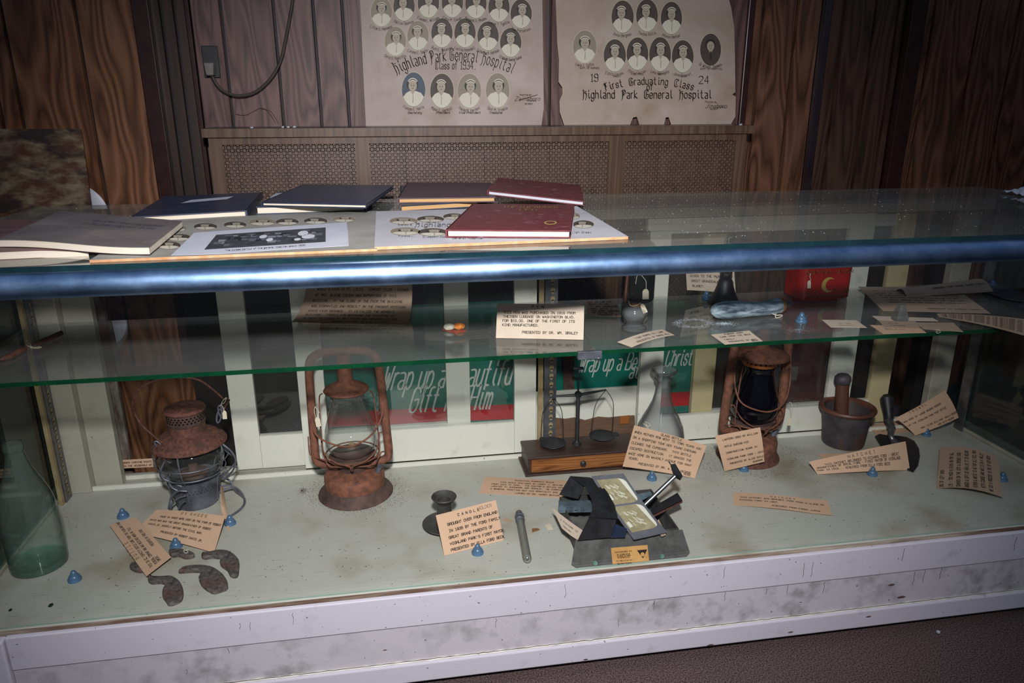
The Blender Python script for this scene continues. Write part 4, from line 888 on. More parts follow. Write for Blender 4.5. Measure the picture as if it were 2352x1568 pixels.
b=MB(); b.tube([B+d*.026,B+d*.028,B+d*.032,B+d*.034],[.004,.0075,.0075,.003],18); b.build('knob',M['pewt'],t)
# brown scraps and loose tags
for pts,lab,mt_ in (([(1222,1213),(1236,1212),(1240,1216),(1222,1222)],'small torn brown scrap lying right of the glass tube',M['cork']),([(1152,1193),(1163,1188),(1178,1195),(1170,1200)],'tiny faded paper tag between the CANDLE card and the glass tube',M['cardd']),([(1252,1205),(1264,1202),(1270,1214),(1258,1215)],'tiny pale tag lying near the left corner of the view box',M['ptag'])):
    b=MB(); b.slab([hz(x,y,ZD+.0012) for x,y in pts],.0009,V((0,0,1))); tag(b.build('paper_scrap',mt_),lab,'paper scrap')
# ================================================================ balance on drawer box
bx0,bx1,by0,by1,bz=.310,.600,1.622,1.716,.046
sc=thing('pharmacy_scale','small black balance scale with two pans on an oak drawer box','scale',((bx0+bx1)/2,(by0+by1)/2,ZD))
b=MB(); b.box((bx0-.008,by0-.006,ZD),(bx1+.006,by1+.004,ZD+.006)); b.build('plinth',M['oakd'],sc,bevel=.0015)
b=MB(); z=ZD
b.box((bx0,by0,z+.006),(bx0+.008,by1,z+bz)); b.box((bx1-.008,by0,z+.006),(bx1,by1,z+bz)); b.box((bx0+.008,by1-.006,z+.006),(bx1-.008,by1,z+bz)); b.build('box',M['oakd'],sc)
b=MB(); b.box((bx0-.003,by0-.005,z+bz),(bx1+.003,by1+.003,z+bz+.006)); b.build('lid',M['oakd'],sc,bevel=.002)
dr=MB(); dr.box((bx0+.0085,by0+.001,z+.007),(bx1-.0085,by0+.012,z+bz-.001)); dro=dr.build('drawer',M['oak'],sc,bevel=.0015)
kx=hy(1338,1066,by0).x; b=MB(); b.lathe([(.004,0),(.004,.003),(.0075,.006),(.0075,.010),(.003,.013),(0,.0132)],(kx,by0+.001,z+.026),20,M=Matrix.Rotation(math.pi/2,3,'X')); b.build('knob',M['blk'],dro)
zt=z+bz+.006
P0=hz(1325,1019,zt); 
b=MB(); b.lathe([(.012,0),(.011,.004),(.006,.007),(.0048,.010),(.0048,.128),(.004,.13)],(P0.x,P0.y,zt),20); b.build('post',M['blk'],sc)
b=MB(); b.lathe([(.009,0),(.0115,.0015),(.009,.003)],(P0.x,P0.y,zt+.0),16); b.build('foot_collar',mat('verdigris','#2d7f9c','#79b3bd',50,.6),sc)
yy=P0.y; piv=hy(1328,906,yy); Lb=hy(1268,910,yy); Rb=hy(1392,895,yy)
b=MB(); b.tube([hy(1328,845,yy),hy(1329,870,yy),piv],[.0022,.0018,.0022],8); b.tube([hy(1328,845,yy)+V((-.013,0,0)),hy(1328,846,yy)+V((.013,0,0))],[.004,.004],8); b.build('pointer',M['blk'],sc)
b=MB(); b.tube([Lb,piv+V((0,0,-.001)),Rb],[.0025,.0042,.0025],8); b.lathe([(.0085,-.005),(.0095,0),(.0085,.005)],piv,12,M=Matrix.Rotation(math.pi/2,3,'X')); b.build('beam',M['blk'],sc)
for (end,pcx,pcy,zz,hk) in ((Lb,1270,1018,zt+.004,0),(Rb,1383,1000,zt+.012,1)):
    pc=hz(pcx,pcy,zz); pan=MB(); pan.lathe([(.032,0),(.034,.0015),(.0335,.0022),(.030,.0012),(0,.0012)],pc,32); po=pan.build('pan',M['blk'],sc)
    b=MB(); lx=pc+V((-.032,-.006,.0)); rx_=pc+V((.030,.012,.0)); e=V((end.x,yy,end.z))
    for q,s in((lx,-1),(rx_,1)):
        m1=e+(q-e)*.35+V((.012*s,0,.010)); m2=e+(q-e)*.7+V((.008*s,0,.006)); b.tube(cr([e,m1,m2,q],6),.0009,6)
    b.build('hanger',M['blk'],po)
    ear=MB(); ex=pc+(V((.036,.002,0)) if hk else V((-.02,.028,0))); ear.lathe([(.010,0),(.010,.002)],ex,16); ear.build('pan_ear',M['blk'],po)
# ================================================================ flint bottle
c=hz(1512,1055,ZD); t=thing('glass_bottle','clear flint glass bottle with flared lip behind the GLASS BOTTLE card','bottle',c)
b=MB(); b.lathe([(.0,.004),(.05,.001),(.058,.004),(.062,.014),(.0625,.05),(.0615,.075),(.057,.097),(.047,.120),(.035,.143),(.025,.166),(.0195,.190),(.0178,.208),(.0185,.218),(.0215,.224),(.0225,.232),(.029,.241),(.0335,.246),(.034,.2485),(.031,.2495),(.022,.243),(.0165,.233),(.0155,.205)],c,48,capb=False,capt=False)
b.build('body',M['clear2'],t)
b=MB(); b.lathe([(.0225,.2235),(.0232,.227),(.0225,.2305)],c,40,capb=False,capt=False); b.build('neck_ring',M['clear2'],t)
tg=thing('string_tag','white string loop tied through the corner of the GLASS BOTTLE card','string',hy(1488,975,1.595))
b=MB(); b.tube(cr([hy(x,y,1.590) for x,y in((1492,990),(1484,978),(1478,972),(1488,978),(1494,975),(1482,968),(1490,984))],5),.0007,5); b.build('string',M['str'],tg)
# ================================================================ mortar and pestle
c=hz(1935,1017,ZD); mk_=Matrix.Scale(.93,3); t=thing('mortar','dark stained mortar with a brown flared rim at the right of the deck','mortar',c)
b=MB(); b.lathe([(.050,0),(.057,.003),(.059,.012),(.062,.055),(.067,.090),(.070,.105)],c,48,capt=False,M=mk_); b.lathe([(.064,.108),(.060,.09),(.054,.05),(.045,.018),(.0,.012)],c,48,capb=False,capt=False,M=mk_); b.build('bowl',M['stone'],t)
b=MB(); b.lathe([(.070,.104),(.0765,.108),(.0785,.113),(.0765,.118),(.070,.119),(.064,.115),(.063,.107)],c,48,capb=False,capt=False,M=mk_); b.build('rim',M['rim'],t)
p0=c+V((-.006,.004,.016)); p1=hy(1936,870,c.y+.012); dd=(p1-p0).normalized(); Lp=(p1-p0).length
t=thing('pestle','brown wooden pestle with a round dark knob standing in the mortar','pestle',p0)
b=MB(); b.tube([p0,p0+dd*.004,p0+dd*.02,p0+dd*(Lp-.02),p0+dd*(Lp-.01)],[.01,.017,.0185,.0165,.0155],20); b.build('shaft',M['wstick'],t)
b=MB(); R_=[(0,.0),(.012,.002),(.0185,.008),(.0215,.016),(.0205,.026),(.014,.033),(0,.0355)]
b.tube([p0+dd*(Lp-.02+z) for r,z in R_],[max(r,.0005) for r,z in R_],24); b.build('knob',M['stone'],t)
# ================================================================ trowel
gp=lambda px,py,z: hz(px,py,ZD+z)
t=thing('trowel','dark steel trowel with a black handle, its blade tucked behind the HATCHET card','trowel',gp(2060,1050,0))
hA=gp(2043,965,.045); hB=hy(2038,922,hA.y+.03); dd=(hB-hA).normalized(); L=(hB-hA).length+.02
b=MB(); b.tube([hA,hA+dd*.004,hA+dd*L*.3,hA+dd*L*.6,hA+dd*L*.85,hA+dd*L],[.009,.012,.0125,.0165,.018,.009],18); b.build('handle',M['blk'],t)
b=MB(); b.tube([gp(2049,985,.035),hA+dd*.002],[.0095,.010],16); b.build('ferrule',M['steel'],t)
b=MB(); b.tube(cr([gp(2049,984,.035),gp(2046,1000,.028),gp(2052,1012,.018),gp(2058,1025,.010)],4),[.008]*4+[.007]*4+[.009]*4+[.012],14); b.build('tang',M['steel'],t)
ol=[(2010,1001),(2020,996),(2038,999),(2060,1000),(2082,1003),(2100,1012),(2111,1030),(2113,1048),(2109,1068),(2098,1083),(2085,1078),(2070,1062),(2045,1040),(2022,1020)]
b=MB(); b.slab([gp(x,y,.010-.0025*max(0,(y-1020)/25)) for x,y in ol],.0022,V((0,0,1))); b.build('blade',M['blk'],t)
# ================================================================ ox shoes
def shoe(pts,lab,th=.009):
    P=[hz(x,y,ZD+th*.5) for x,y in cr2(pts)]; b=MB(); n=len(P); cxy=sum(P,V((0,0,0)))/n
    low=[V((p.x,p.y,ZD)) for p in P]; mid=[V((p.x,p.y,ZD+th*.6)) for p in P]; top=[cxy+(p-cxy)*1.0 for p in P]; top=[V((p.x+(cn.x)*.0025,p.y+cn.y*.0025,ZD+th)) for p,cn in zip(P,inward(P))]
    b.add(low+mid+top,[(i,(i+1)%n,n+(i+1)%n,n+i) for i in range(n)]+[(n+i,n+(i+1)%n,2*n+(i+1)%n,2*n+i) for i in range(n)]+[tuple(range(2*n,3*n)),tuple(range(n))[::-1]],0,False)
    return tag(b.build('ox_shoe',M['iron'],loc=(cxy.x,cxy.y,ZD)),lab,'ox shoe','old iron ox shoes')
def cr2(p): return [(q.x,q.y) for q in cr([V((a,b_,0)) for a,b_ in p],3,closed=True)]
def inward(P):
    n=len(P); out=[]; ar=sum(P[i].x*P[(i+1)%n].y-P[(i+1)%n].x*P[i].y for i in range(n))
    for i in range(n):
        d=(P[(i+1)%n]-P[i-1]); d=d.normalized() if d.length>0 else V((1,0,0)); k=V((-d.y,d.x,0)); out.append(k if ar>0 else -k)
    return out
shoe([(341,1322),(350,1324),(370,1325),(395,1324),(412,1335),(421,1355),(418,1375),(405,1384),(388,1388),(380,1378),(373,1368),(375,1350),(385,1346),(372,1337),(350,1338),(340,1332)],'iron ox shoe nearest the front, hooked end pointing left')
shoe([(412,1310),(425,1302),(455,1299),(485,1302),(508,1315),(522,1335),(522,1350),(505,1357),(488,1360),(465,1345),(456,1325),(465,1314),(445,1311),(413,1313)],'round-bellied iron ox shoe in the middle of the group')
shoe([(465,1270),(485,1268),(505,1264),(530,1268),(548,1285),(549,1305),(545,1322),(530,1322),(522,1308),(508,1298),(505,1288),(512,1282),(490,1279),(470,1281),(463,1277)],'iron ox shoe at the right of the group beside the OX SHOES card')
shoe([(388,1264),(400,1262),(425,1263),(447,1272),(440,1279),(425,1280),(410,1275),(393,1276)],'iron ox shoe tied with string below the OX SHOES card')
shoe([(298,1298),(305,1293),(325,1292),(345,1300),(340,1310),(315,1311),(300,1304)],'rusty ox shoe end showing under the upside-down BOTTLE card')
b=MB(); b.tube(cr([hz(x,y,ZD+.011) for x,y in((420,1258),(424,1262),(432,1266),(426,1270),(422,1264),(434,1262))],5),.0007,5); tag(b.build('string',M['str']),'bit of white string tied round the small ox shoe','string')
# green glass chips and dark grit on the deck
for px,py,s,lab in((117,1390,.0045,'dark green glass chip lying on the deck front left'),(24,1401,.003,'small black chip lying at the extreme left of the deck')):
    p=hz(px,py,ZD); b=MB(); q=[p+V((s*math.cos(k*1.3),s*1.4*math.sin(k*1.3),.0012)) for k in range(5)]; b.slab(q,.0012,V((0,0,1))); tag(b.build('chip',M['dkgreen']),lab,'chip')
b=MB()
for i in range(240):
    x=random.uniform(-.7,1.5); y=YF+.03+abs(random.gauss(0,.22)); 
    if y>1.7: continue
    k=random.uniform(.0004,.0014); b.slab([V((x+k*math.cos(a),y+k*math.sin(a),ZD+.0006)) for a in(0,1.5,3,4.4)],.0005,V((0,0,1)))
o=tag(b.build('grit',M['rustd'],loc=(.4,1.3,ZD)),'tiny dark specks of grit scattered over the painted deck','grit'); o['kind']='stuff'
# ================================================================ stereo view box
z=ZD; bx0,bx1,by0,by1,bh=.345,.560,1.262,1.430,.046
t=thing('view_box','worn black fabric box with its front flap down, full of viewer parts','box',((bx0+bx1)/2,(by0+by1)/2,z))
b=MB(); w=.003; b.box((bx0,by0,z),(bx1,by1,z+.002),1)
b.box((bx0,by0,z+.002),(bx0+w,by1,z+bh)); b.box((bx1-w,by0,z+.002),(bx1,by1,z+bh)); b.box((bx0+w,by1-w,z+.002),(bx1-w,by1,z+bh)); b.box((bx0+w,by0,z+.002),(bx1-w,by0+w,z+bh)); b.build('box_body',[M['leath'],M['leathin']],t)
fT=[(1312,1241),(1553,1222)]; fB=[(1567,1284),(1560,1292),(1330,1318),(1318,1314)]
a=V((bx0-.006,by0-.004,z+bh)); c_=V((bx1+.006,by0-.004,z+bh)); fy0,fz0=by0-.004,z+bh; fy1,fz1=1.2265,z+.002
FP=lambda x,t: V((x,fy0+(fy1-fy0)*t,fz0+(fz1-fz0)*t))
d_=FP(.574,.86); e_=FP(.566,1); f_=FP(.333,1); g_=FP(.325,.86)
b=MB(); b.slab([a,g_,f_,e_,d_,c_],.0028); fl_=b.build('flap',M['leath'],t)
nrm=(g_-a).cross(c_-a).normalized(); nrm=nrm if nrm.y<0 else -nrm
def onflap(px,py,l=.0004): 
    dd=ray(px,py); return CAM+dd*((a-CAM).dot(nrm)/dd.dot(nrm))+nrm*l
b=MB(); P=[(1403,1258),(1487,1251),(1491,1288),(1407,1295)]; b.add([onflap(*p) for p in P],[(0,1,2,3)],0)
lf=lambda u,v,l=.0008: onflap(1403+84*u+4*v,1260+37*v-7*u,l)
rot=lambda x,y: lf(1-x,y)   # label is printed upside down
for u0,v0,s,aw in((.03,.20,'THE KOMPAROSCOPE',.030),(.06,.75,'THE KEYSTONE CO.',.030),(.1,.36,'IN THE HOME OF THE',.022),(.1,.46,'NAMES OF SUBJECTS',.022),(.1,.56,'TITLES ON BACK OF',.022),(.12,.93,'MEADVILLE NEW YORK',.022)):
    W_=twidth(s,aw); strokes(b,s,lambda x,y: lf(.62-x,(1-v0)*.0+v0+y*.9),.30-W_/2 if W_<.6 else 0,0,aw if W_<.6 else aw*.6/W_,.014,.008,1,False)
sh_=[(.70,.22),(.98,.22),(.93,.42),(.84,.75),(.75,.42)]; b.add([lf(*p) for p in sh_],[tuple(range(5))],1)
b.add([lf(.84+.055*math.cos(i*.7),.50+.13*math.sin(i*.7),.0012) for i in range(9)],[tuple(range(9))],0); b.build('paper_label',[mat('orange label','#ab7a3d','#b98a4b',30,.7),M['ink']],fl_)
for px,py in((1367,1293),(1520,1277)):
    b=MB(); b.lathe([(.0022,0),(.0048,.0),(.0045,.0015),(.0022,.0012)],onflap(px,py,.0),14,M=V((0,0,1)).rotation_difference(nrm).to_matrix(),capb=False,capt=False); b.lathe([(.0022,.0003),(0,.0003)],onflap(px,py,.0003),14,M=V((0,0,1)).rotation_difference(nrm).to_matrix(),capb=False); b.build('eyelet',[mat('verdigris eyelet','#33594a','#4a7a68',30,.5)],fl_)
# contents
g2=lambda px,py,zz: hz(px,py,z+zz)
b=MB(); n=10; 
P=[]
for i in range(n+1):
    for j in range(4): px=1283+(1367-1283)*i/n; py=1150+22*j/3-2*i/n; P.append(g2(px,py,.050+.008*noise.noise(V((i*.9,j*1.7,1)))-.006*(j==3)-.004*(j==0)))
b.add(P,[(i*4+j,(i+1)*4+j,(i+1)*4+j+1,i*4+j+1) for i in range(n) for j in range(3)],0,True)
b.add([p-V((0,0,.006)) for p in P],[(i*4+j,(i+1)*4+j,(i+1)*4+j+1,i*4+j+1) for i in range(n) for j in range(3)],0,True); tag(b.build('rag',M['cloth']),'frayed blue-grey rag lying in the back of the view box','rag')
card('pale curled A PICTURE VIEWER card leaning inside the left of the view box',g2(1268,1165,.050),g2(1345,1222,.049),g2(1328,1240,.046),g2(1290,1212,.046),z,None,[(.18,.45,'A PICTURE VI'),(.2,.80,'CENTURY.')],adv=.055,w=.0009,curl=(-.002,0),cm=3)
vw=thing('stereo_viewer','black metal hand viewer with bent hood lying on the open box','viewer',g2(1370,1200,.05))
def plate(pts,name,par,mt_,th=.0018): b=MB(); b.slab([g2(*p) for p in pts],th); return b.build(name,mt_,par)
plate([(1310,1094,.088),(1352,1100,.092),(1328,1146,.062),(1285,1136,.060)],'hood_wing',vw,M['blk'])
plate([(1310,1094,.0885),(1355,1097,.093),(1372,1104,.092),(1395,1130,.084),(1412,1160,.075),(1420,1192,.066),(1352,1188,.066),(1362,1170,.070),(1360,1150,.077),(1345,1120,.086)],'hood_bridge',vw,M['blk'])
plate([(1353,1189,.066),(1416,1195,.066),(1402,1234,.052),(1327,1241,.050)],'hood_front',vw,M['blk'])
plate([(1402,1200,.056),(1440,1215,.054),(1436,1234,.050),(1402,1235,.050)],'slide_plate',vw,mat('blued plate','#1c2434','#27324a',20,.3))
b=MB(); r0,r1=g2(1480,1160,.055),g2(1552,1092,.115); b.tube([r0,r1],.0048,14); hn=b.build('handle_rod',M['chrome'],vw)
dx=(r1-r0).normalized()
b=MB(); b.slab([g2(1540,1070,.125),g2(1550,1068,.126),g2(1567,1096,.112),g2(1562,1103,.110),g2(1548,1095,.112)],.006); b.tube([g2(1546,1074,.126),g2(1536,1060,.132)],.0012,6); b.build('handle_clip',M['blk'],hn)
sb=thing('slide_bar','black picture-holder bar with a rusty edge sticking out of the view box right side','bar',g2(1530,1160,.05))
b=MB(); b.hexa([g2(1492,1168,.052),g2(1500,1182,.052),g2(1567,1148,.062),g2(1556,1131,.062)],[g2(1492,1168,.058),g2(1500,1182,.058),g2(1567,1148,.070),g2(1556,1131,.070)]); b.build('bar',M['blk'],sb)
b=MB(); b.slab([g2(1500,1183,.051),g2(1567,1150,.061),g2(1568,1154,.061),g2(1502,1187,.051)],.002); b.build('rusty_edge',M['rust'],sb)
b=MB(); b.slab([g2(1462,1135,.06),g2(1494,1128,.062),g2(1498,1135,.06),g2(1470,1150,.055)],.002,V((0,0,1))); tag(b.build('cloth_scrap',M['cloth']),'scrap of blue-grey cloth behind the stereograph card','rag')
# stereograph card: curved, two arched prints
A_,B_,C_,D_=g2(1358,1093,.100),g2(1432,1087,.106),g2(1532,1222,.054),g2(1456,1239,.048)
def ph(mb,f):
    for k,(v0,v1) in enumerate(((.07,.46),(.49,.90))):
        def q(a,b_,l=.0008): return f(.08+.84*a,v0+(v1-v0)*b_,l)
        pts=[(0.02,0),(.8,0),(.93,.12),(1,.3),(1,.7),(.93,.88),(.8,1),(0.02,1)]
        nn=10
        am=lambda b_: 1-.22*(1-math.sqrt(max(0,1-(max(0,abs(b_-.5)-.30)/.2)**2)))
        for i in range(nn):
            for j in range(20):
                b0,b1=j/20,(j+1)/20; s0=lambda i_,b_: (min(am(b_),(.80+.13*b_)*1)*i_/8 if i_<=8 else min(am(b_),.80+.13*b_)+(i_-8)/2*(am(b_)-min(am(b_),.80+.13*b_)))
                mb.add([q(s0(i,b0),b0),q(s0(i,b1),b1),q(s0(i+1,b1),b1),q(s0(i+1,b0),b0)],[(0,1,2,3)],1 if i<8 else 3)
        rnd=random.Random(4)
        for m in range(16):
            x=rnd.uniform(.1,.55); y=rnd.uniform(.2,.8); L_=rnd.uniform(.06,.2); mb.add([q(x,y,.0011),q(x+.02,y-.03,.0011),q(x+L_,y+.10,.0011),q(x+L_*.6,y+.13,.0011)],[(0,1,2,3)],2)
        mb.add([q(.04,.62,.0012),q(.16,.6,.0012),q(.18,.8,.0012),q(.05,.83,.0012)],[(0,1,2,3)],3)
mb=MB(); Ng=(B_-A_).cross(D_-A_).normalized(); Ng=Ng if Ng.z>0 else -Ng
def fst(u,v,l=0): 
    return (A_*(1-u)+B_*u)*(1-v)+(D_*(1-u)+C_*u)*v+Ng*(l-.010*math.sin(math.pi*v)*.6)
# u across short side measured from right (sky side) so prints' sky faces right
NU,NV=6,12; vs=[fst(i/NU,j/NV) for j in range(NV+1) for i in range(NU+1)]; q=NU+1
mb.add(vs,[(j*q+i,j*q+i+1,(j+1)*q+i+1,(j+1)*q+i) for j in range(NV) for i in range(NU)],0,True); mb.add([p-Ng*.0012 for p in vs],[(j*q+i,(j+1)*q+i,(j+1)*q+i+1,j*q+i+1) for j in range(NV) for i in range(NU)],0,True)
ph(mb,lambda u,v,l=0: fst(u,v,l)); tag(mb.build('stereograph',[mat('grey stereo mount','#5a5a60','#6c6c72',20,.5),mat('sepia print','#8d8264','#a69c7c',60,.5),mat('print highlights','#c9c3ae',rough=.5),mat('print sky','#d9d5c6',rough=.5)]),'curved grey stereograph card with two arched sepia prints on the viewer','stereograph')
b=MB(); b.slab([g2(1500,1205,.052),g2(1513,1192,.056),g2(1530,1228,.046),g2(1520,1232,.045)],.001,V((0,-.5,1)).normalized()); tag(b.build('card_stub',M['cardd']),'tan card corner between the stereograph and the box right wall','label card')
# ================================================================ shelf cards
card('tall tan card about a GAVEL curling up at the left shelf rear',(692,663,None,1.665),(944,650,None,1.60),(937,743,ZS+.0008),(669,739,ZS+.0008),ZS,None,
 [(.16,.10,'THIS GAVEL WAS TURNED OUT OF A NEWELL POST'),(.10,.22,'TAKEN FROM THE MICHIGAN BUILDING IN 1904 AT THE'),(.09,.34,'WORLD\'S FAIR IN ST. LOUIS.  COMFORT TYLER - FATHER'),(.08,.45,'OF MRS. BLAINE COLMAN WAS SUPERVISOR OF THIS'),(.08,.55,'BUILDING.  AT THE CLOSE OF THE FAIR THE BUILDING'),(.08,.64,'WAS DISMANTLED AND REBUILT ON THE PRESENT MICHIGAN'),(.08,.73,'STATE FAIR GROUNDS.  IT IS CALLED THE WOMAN\'S'),(.09,.81,'BUILDING.  CREDIT FOR BRINGING THE BUILDING TO'),(.09,.885,'DETROIT IS GIVEN TO MR. TYLER AND DONATED BY'),(.30,.955,'THE MUSEUM  MRS. BLAINE COLMAN')],adv=.0172,w=.0009,cm=4,curl=(0,.0)) if False else None
def gavel():
    # bottom lies on the glass, top curls upright
    TLb,TRb=hz(669,739,ZS+.0008),hz(937,743,ZS+.0008); e=(TRb-TLb).normalized(); h=V((-e.y,e.x,0)); W0=(TRb-TLb).length; H=.155
    def prof(s):   # arc-length along card from the bottom -> (depth, height)
        s*=H; R=.085; a=s/R*1.0
        a=min(a,1.25); d=R*math.sin(a); z=R*(1-math.cos(a)); r=s-a*R
        return d+r*math.cos(1.25),z+r*math.sin(1.25)
    mb=MB(); N=10; M_=14
    def f(u,v,l=0.):
        d,z=prof(1-v); d2,z2=prof(1.01-v); t=V((0,0,0))+h*(d2-d)+V((0,0,z2-z)); n=e.cross(t).normalized()
        if n.z<0 and n.dot(CAM-TLb)<0: n=-n
        if n.dot(h)>0: n=-n
        if n.z<0: n=n if n.dot(h)<0 else -n
        k=.018*(1-v)   # sides narrow a little upward
        return TLb+e*(W0*(u*(1-k*2)+k+.055*(1-v)*(1-u)*.9))+h*d+V((0,0,z))+n*l
    vs=[f(i/N,j/M_) for j in range(M_+1) for i in range(N+1)]; q=N+1; nn=len(vs); bk=[f(i/N,j/M_,-.0005) for j in range(M_+1) for i in range(N+1)]
    mb.add(vs+bk,[(j*q+i,(j+1)*q+i,(j+1)*q+i+1,j*q+i+1) for i in range(N) for j in range(M_)]+[(nn+j*q+i,nn+j*q+i+1,nn+(j+1)*q+i+1,nn+(j+1)*q+i) for i in range(N) for j in range(M_)],4,True)
    A=.0172*W0
    for u,s,t in [(.18,.84,'THIS GAVEL WAS TURNED OUT OF A NEWELL POST'),(.12,.745,'TAKEN FROM THE MICHIGAN BUILDING IN 1904 AT THE'),(.11,.65,'WORLD\'S FAIR IN ST. LOUIS.  COMFORT TYLER - FATHER'),(.10,.56,'OF MRS. BLAINE COLMAN WAS SUPERVISOR OF THIS'),(.09,.47,'BUILDING.  AT THE CLOSE OF THE FAIR THE BUILDING'),(.09,.38,'WAS DISMANTLED AND REBUILT ON THE PRESENT MICHIGAN'),(.08,.29,'STATE FAIR GROUNDS.  IT IS CALLED THE WOMAN\'S'),(.07,.21,'BUILDING.  CREDIT FOR BRINGING THE BUILDING TO'),(.07,.12,'DETROIT IS GIVEN TO MR. TYLER AND DONATED TO THE'),(.34,.03,'MUSEUM BY MRS. BLAINE COLMAN')]:
        strokes(mb,t,lambda a,b_,k: f(a/W0,1-b_/H,.0003+.00003*k),u*W0,s*H,A,A*1.25/6,.0009,1)
    tag(mb.build('typed_card',CARDM),'tall brown-shaded card about a GAVEL curling upright on the left shelf','label card','typed tan label cards in the case')
gavel()
card('pale card headed PEN standing upright at the front of the left shelf',(1143,697),(1342,698),(1340,780),(1139,776),ZS,60,
 [(.40,.13,'P E N',.0285),(.075,.30,'THIS PEN WAS PURCHASED IN 1916 FROM'),(.075,.42,'THEISEN LUGGAGE ON WASHINGTON BLVD.'),(.07,.54,'FOR $15.00. ONE OF THE FIRST OF ITS'),(.07,.66,'KIND MANUFACTURED.'),(.30,.86,'PRESENTED BY DR. WM. BRALEY')],adv=.0237,w=.0009,cm=3,curl=(0,.004),name='typed_card')
card('small tan card leaning on the shelf left of the tiny nurse oil lamp',(1342,691),(1417,690),(1427,727),(1350,725),ZS,22,[(.10,.12,'WAX IN THE DIE'),(.10,.27,'DEATH TO HIM'),(.15,.42,'IT WAS SUGGESTED'),(.10,.57,'HONEY AFTER IT'),(.15,.70,'HAS GONE THROUGH'),(.12,.82,'THE EXTRACTOR.'),(.3,.95,'PRESENTED BY')],adv=.052,w=.0008,hk=1.3,cm=4)
card('tan NURSE OIL LAMP card lying askew at the shelf front',(1418,785),(1521,756),(1549,769),(1451,797),ZS,6,[(.28,.45,'TINY NURSE OIL LAMP'),(.20,.85,'PRESENTED BY MARIE MIX')],adv=.034,w=.0008,hk=1.4,curl=(.004,0),cm=3)
card('tan POWDER HORN card lying at the shelf front below the horn',(1633,768),(1721,759),(1752,783),(1665,791),ZS,7,[(.30,.16,'POWDER HORN'),(.12,.38,'CAME FROM THE BECK'),(.14,.64,'FAMILY.'),(.18,.86,'PRESENTED BY MRS.'),(.74,.97,'BECK')],adv=.045,w=.0008,hk=1.3,cm=3)
card('tan curled card about a STONE SCHOOL TEACHER standing behind the dark bell',(1574,600,None,1.66),(1685,600,None,1.655),(1690,676,None,1.645),(1578,666,None,1.655),ZS,None,[(.05,.20,'OLD STONE SCHOOL TEACHER'),(.07,.37,'WATSON IONA.  THIS WAS'),(.09,.54,'GIVEN TO THE MUSEUM BY'),(.11,.71,'GREAT GRANDDAUGHTER OF'),(.13,.88,'BLANEY.')],adv=.040,w=.0009,curl=(-.012,0),cm=3)
card('pale visiting card lying at the right shelf front beside the stacked cards',(1888,734),(1967,735),(1991,752),(1908,751),ZS,1,[(.35,.5,'SAMUEL E JOHNSON',.022),(.3,.75,'HIGHLAND PARK MICHIGAN',.018)],w=.0004,cm=3)
card('large tan typed sheet lying on the right end of the shelf',(1971,658),(2193,660),(2275,719),(2028,713),ZS,1,[(.10+.01*i,.20+.095*i,t) for i,t in enumerate(['THIS IS A PAGE OF A HISTORY OF THE','MEMORY OF THOMAS THOMPS IN 1836','IT WAS TAKEN BY THE FAMILY WHEN THEY CAME','AND MICHIGAN FOUND SOLD GIVEN OF IT TO','A SMALL GROUP THAT CLEARED THE LAND AND','BROUGHT THEIR OWN SEEDS AND TOOLS WITH'])]+[(.45,.90,'PRESENTED BY THOMAS THOMPS')],adv=.0195,w=.0009,cm=4)
card('rolled tan strip with one typed line lying over the large typed sheet',(2057,667,ZS+.004),(2240,640,ZS+.016),(2282,669,ZS+.010),(2083,682,ZS+.002),ZS,None,[(.34,.72,'BORROWED FROM THOMAS THOMPS FAMILY',.0185)],w=.0009,curl=(0,.012),cm=4,hk=1.6)
card('curving faded newsprint strip running off the right end of the shelf',(2152,720,ZS+.001),(2372,735,ZS+.02),(2370,775,ZS+.006),(2156,727,ZS+.001),ZS,None,[(.05+.0*i,.15+.1*i,'THE '*1+'HIGHLAND PARK RECORD OF THE SETTLERS AND FARMS') for i in range(8)],adv=.0195,w=.0006,cm=4,hk=.9,curl=(.004,0))
card('cream card topmost of the three small cards under the glass stopper',(2003,725),(2143,730),(2155,737),(2017,735),ZS+.0002,1,cm=3)
card('grey-tan card in the middle of the three small cards under the glass stopper',(2018,735),(2103,738),(2115,754),(2032,752),ZS+.0012,1,[(.2,.4,'HAIR JEWEL',.03),(.2,.7,'OF GRANDMOTHER',.03)],w=.0005,cm=4)
card('yellow-tan card lowest at the front of the small cards under the glass stopper',(1998,746),(2110,750),(2128,764),(2029,766),ZS,1,[(.2,.5,'BROOCH OF ELLA',.03)],w=.0005)
card('dark grey card right of the small cards under the glass stopper',(2103,740),(2190,741),(2213,762),(2120,755),ZS+.0004,1,cm=4) 
for pts,lab in(([(2243,641),(2262,640),(2340,668),(2352,690),(2340,692),(2300,684),(2262,668)],'dark grey paper sheet curling at the right rear of the shelf'),([(2250,674),(2290,678),(2370,698),(2352,712),(2330,706)],'lower dark grey paper sheet at the right end of the shelf')):
    b=MB(); b.slab([hz(x,y,ZS+.002+.006*('curl' in lab)) for x,y in pts],.0008,V((0,0,1))); tag(b.build('dark_paper',mat('dark grey paper','#31343a','#3c4047',10,.7)),lab,'paper')
# glass stopper
t0=hz(2066,735,ZS+.0025); t=thing('glass_stopper','faceted clear glass stopper standing on the small cards','stopper',t0)
b=MB(); b.lathe([(.018,.0),(.018,.010),(.0165,.012),(.0085,.036),(.0,.037)],t0,4,a0=math.radians(35)); 
for i in range(len(b.sm)): b.sm[i]=False
b.build('stopper_glass',glass('cut glass',(.7,.72,.72),dust=.30,edge=.4,dc='#8f9390'),t)
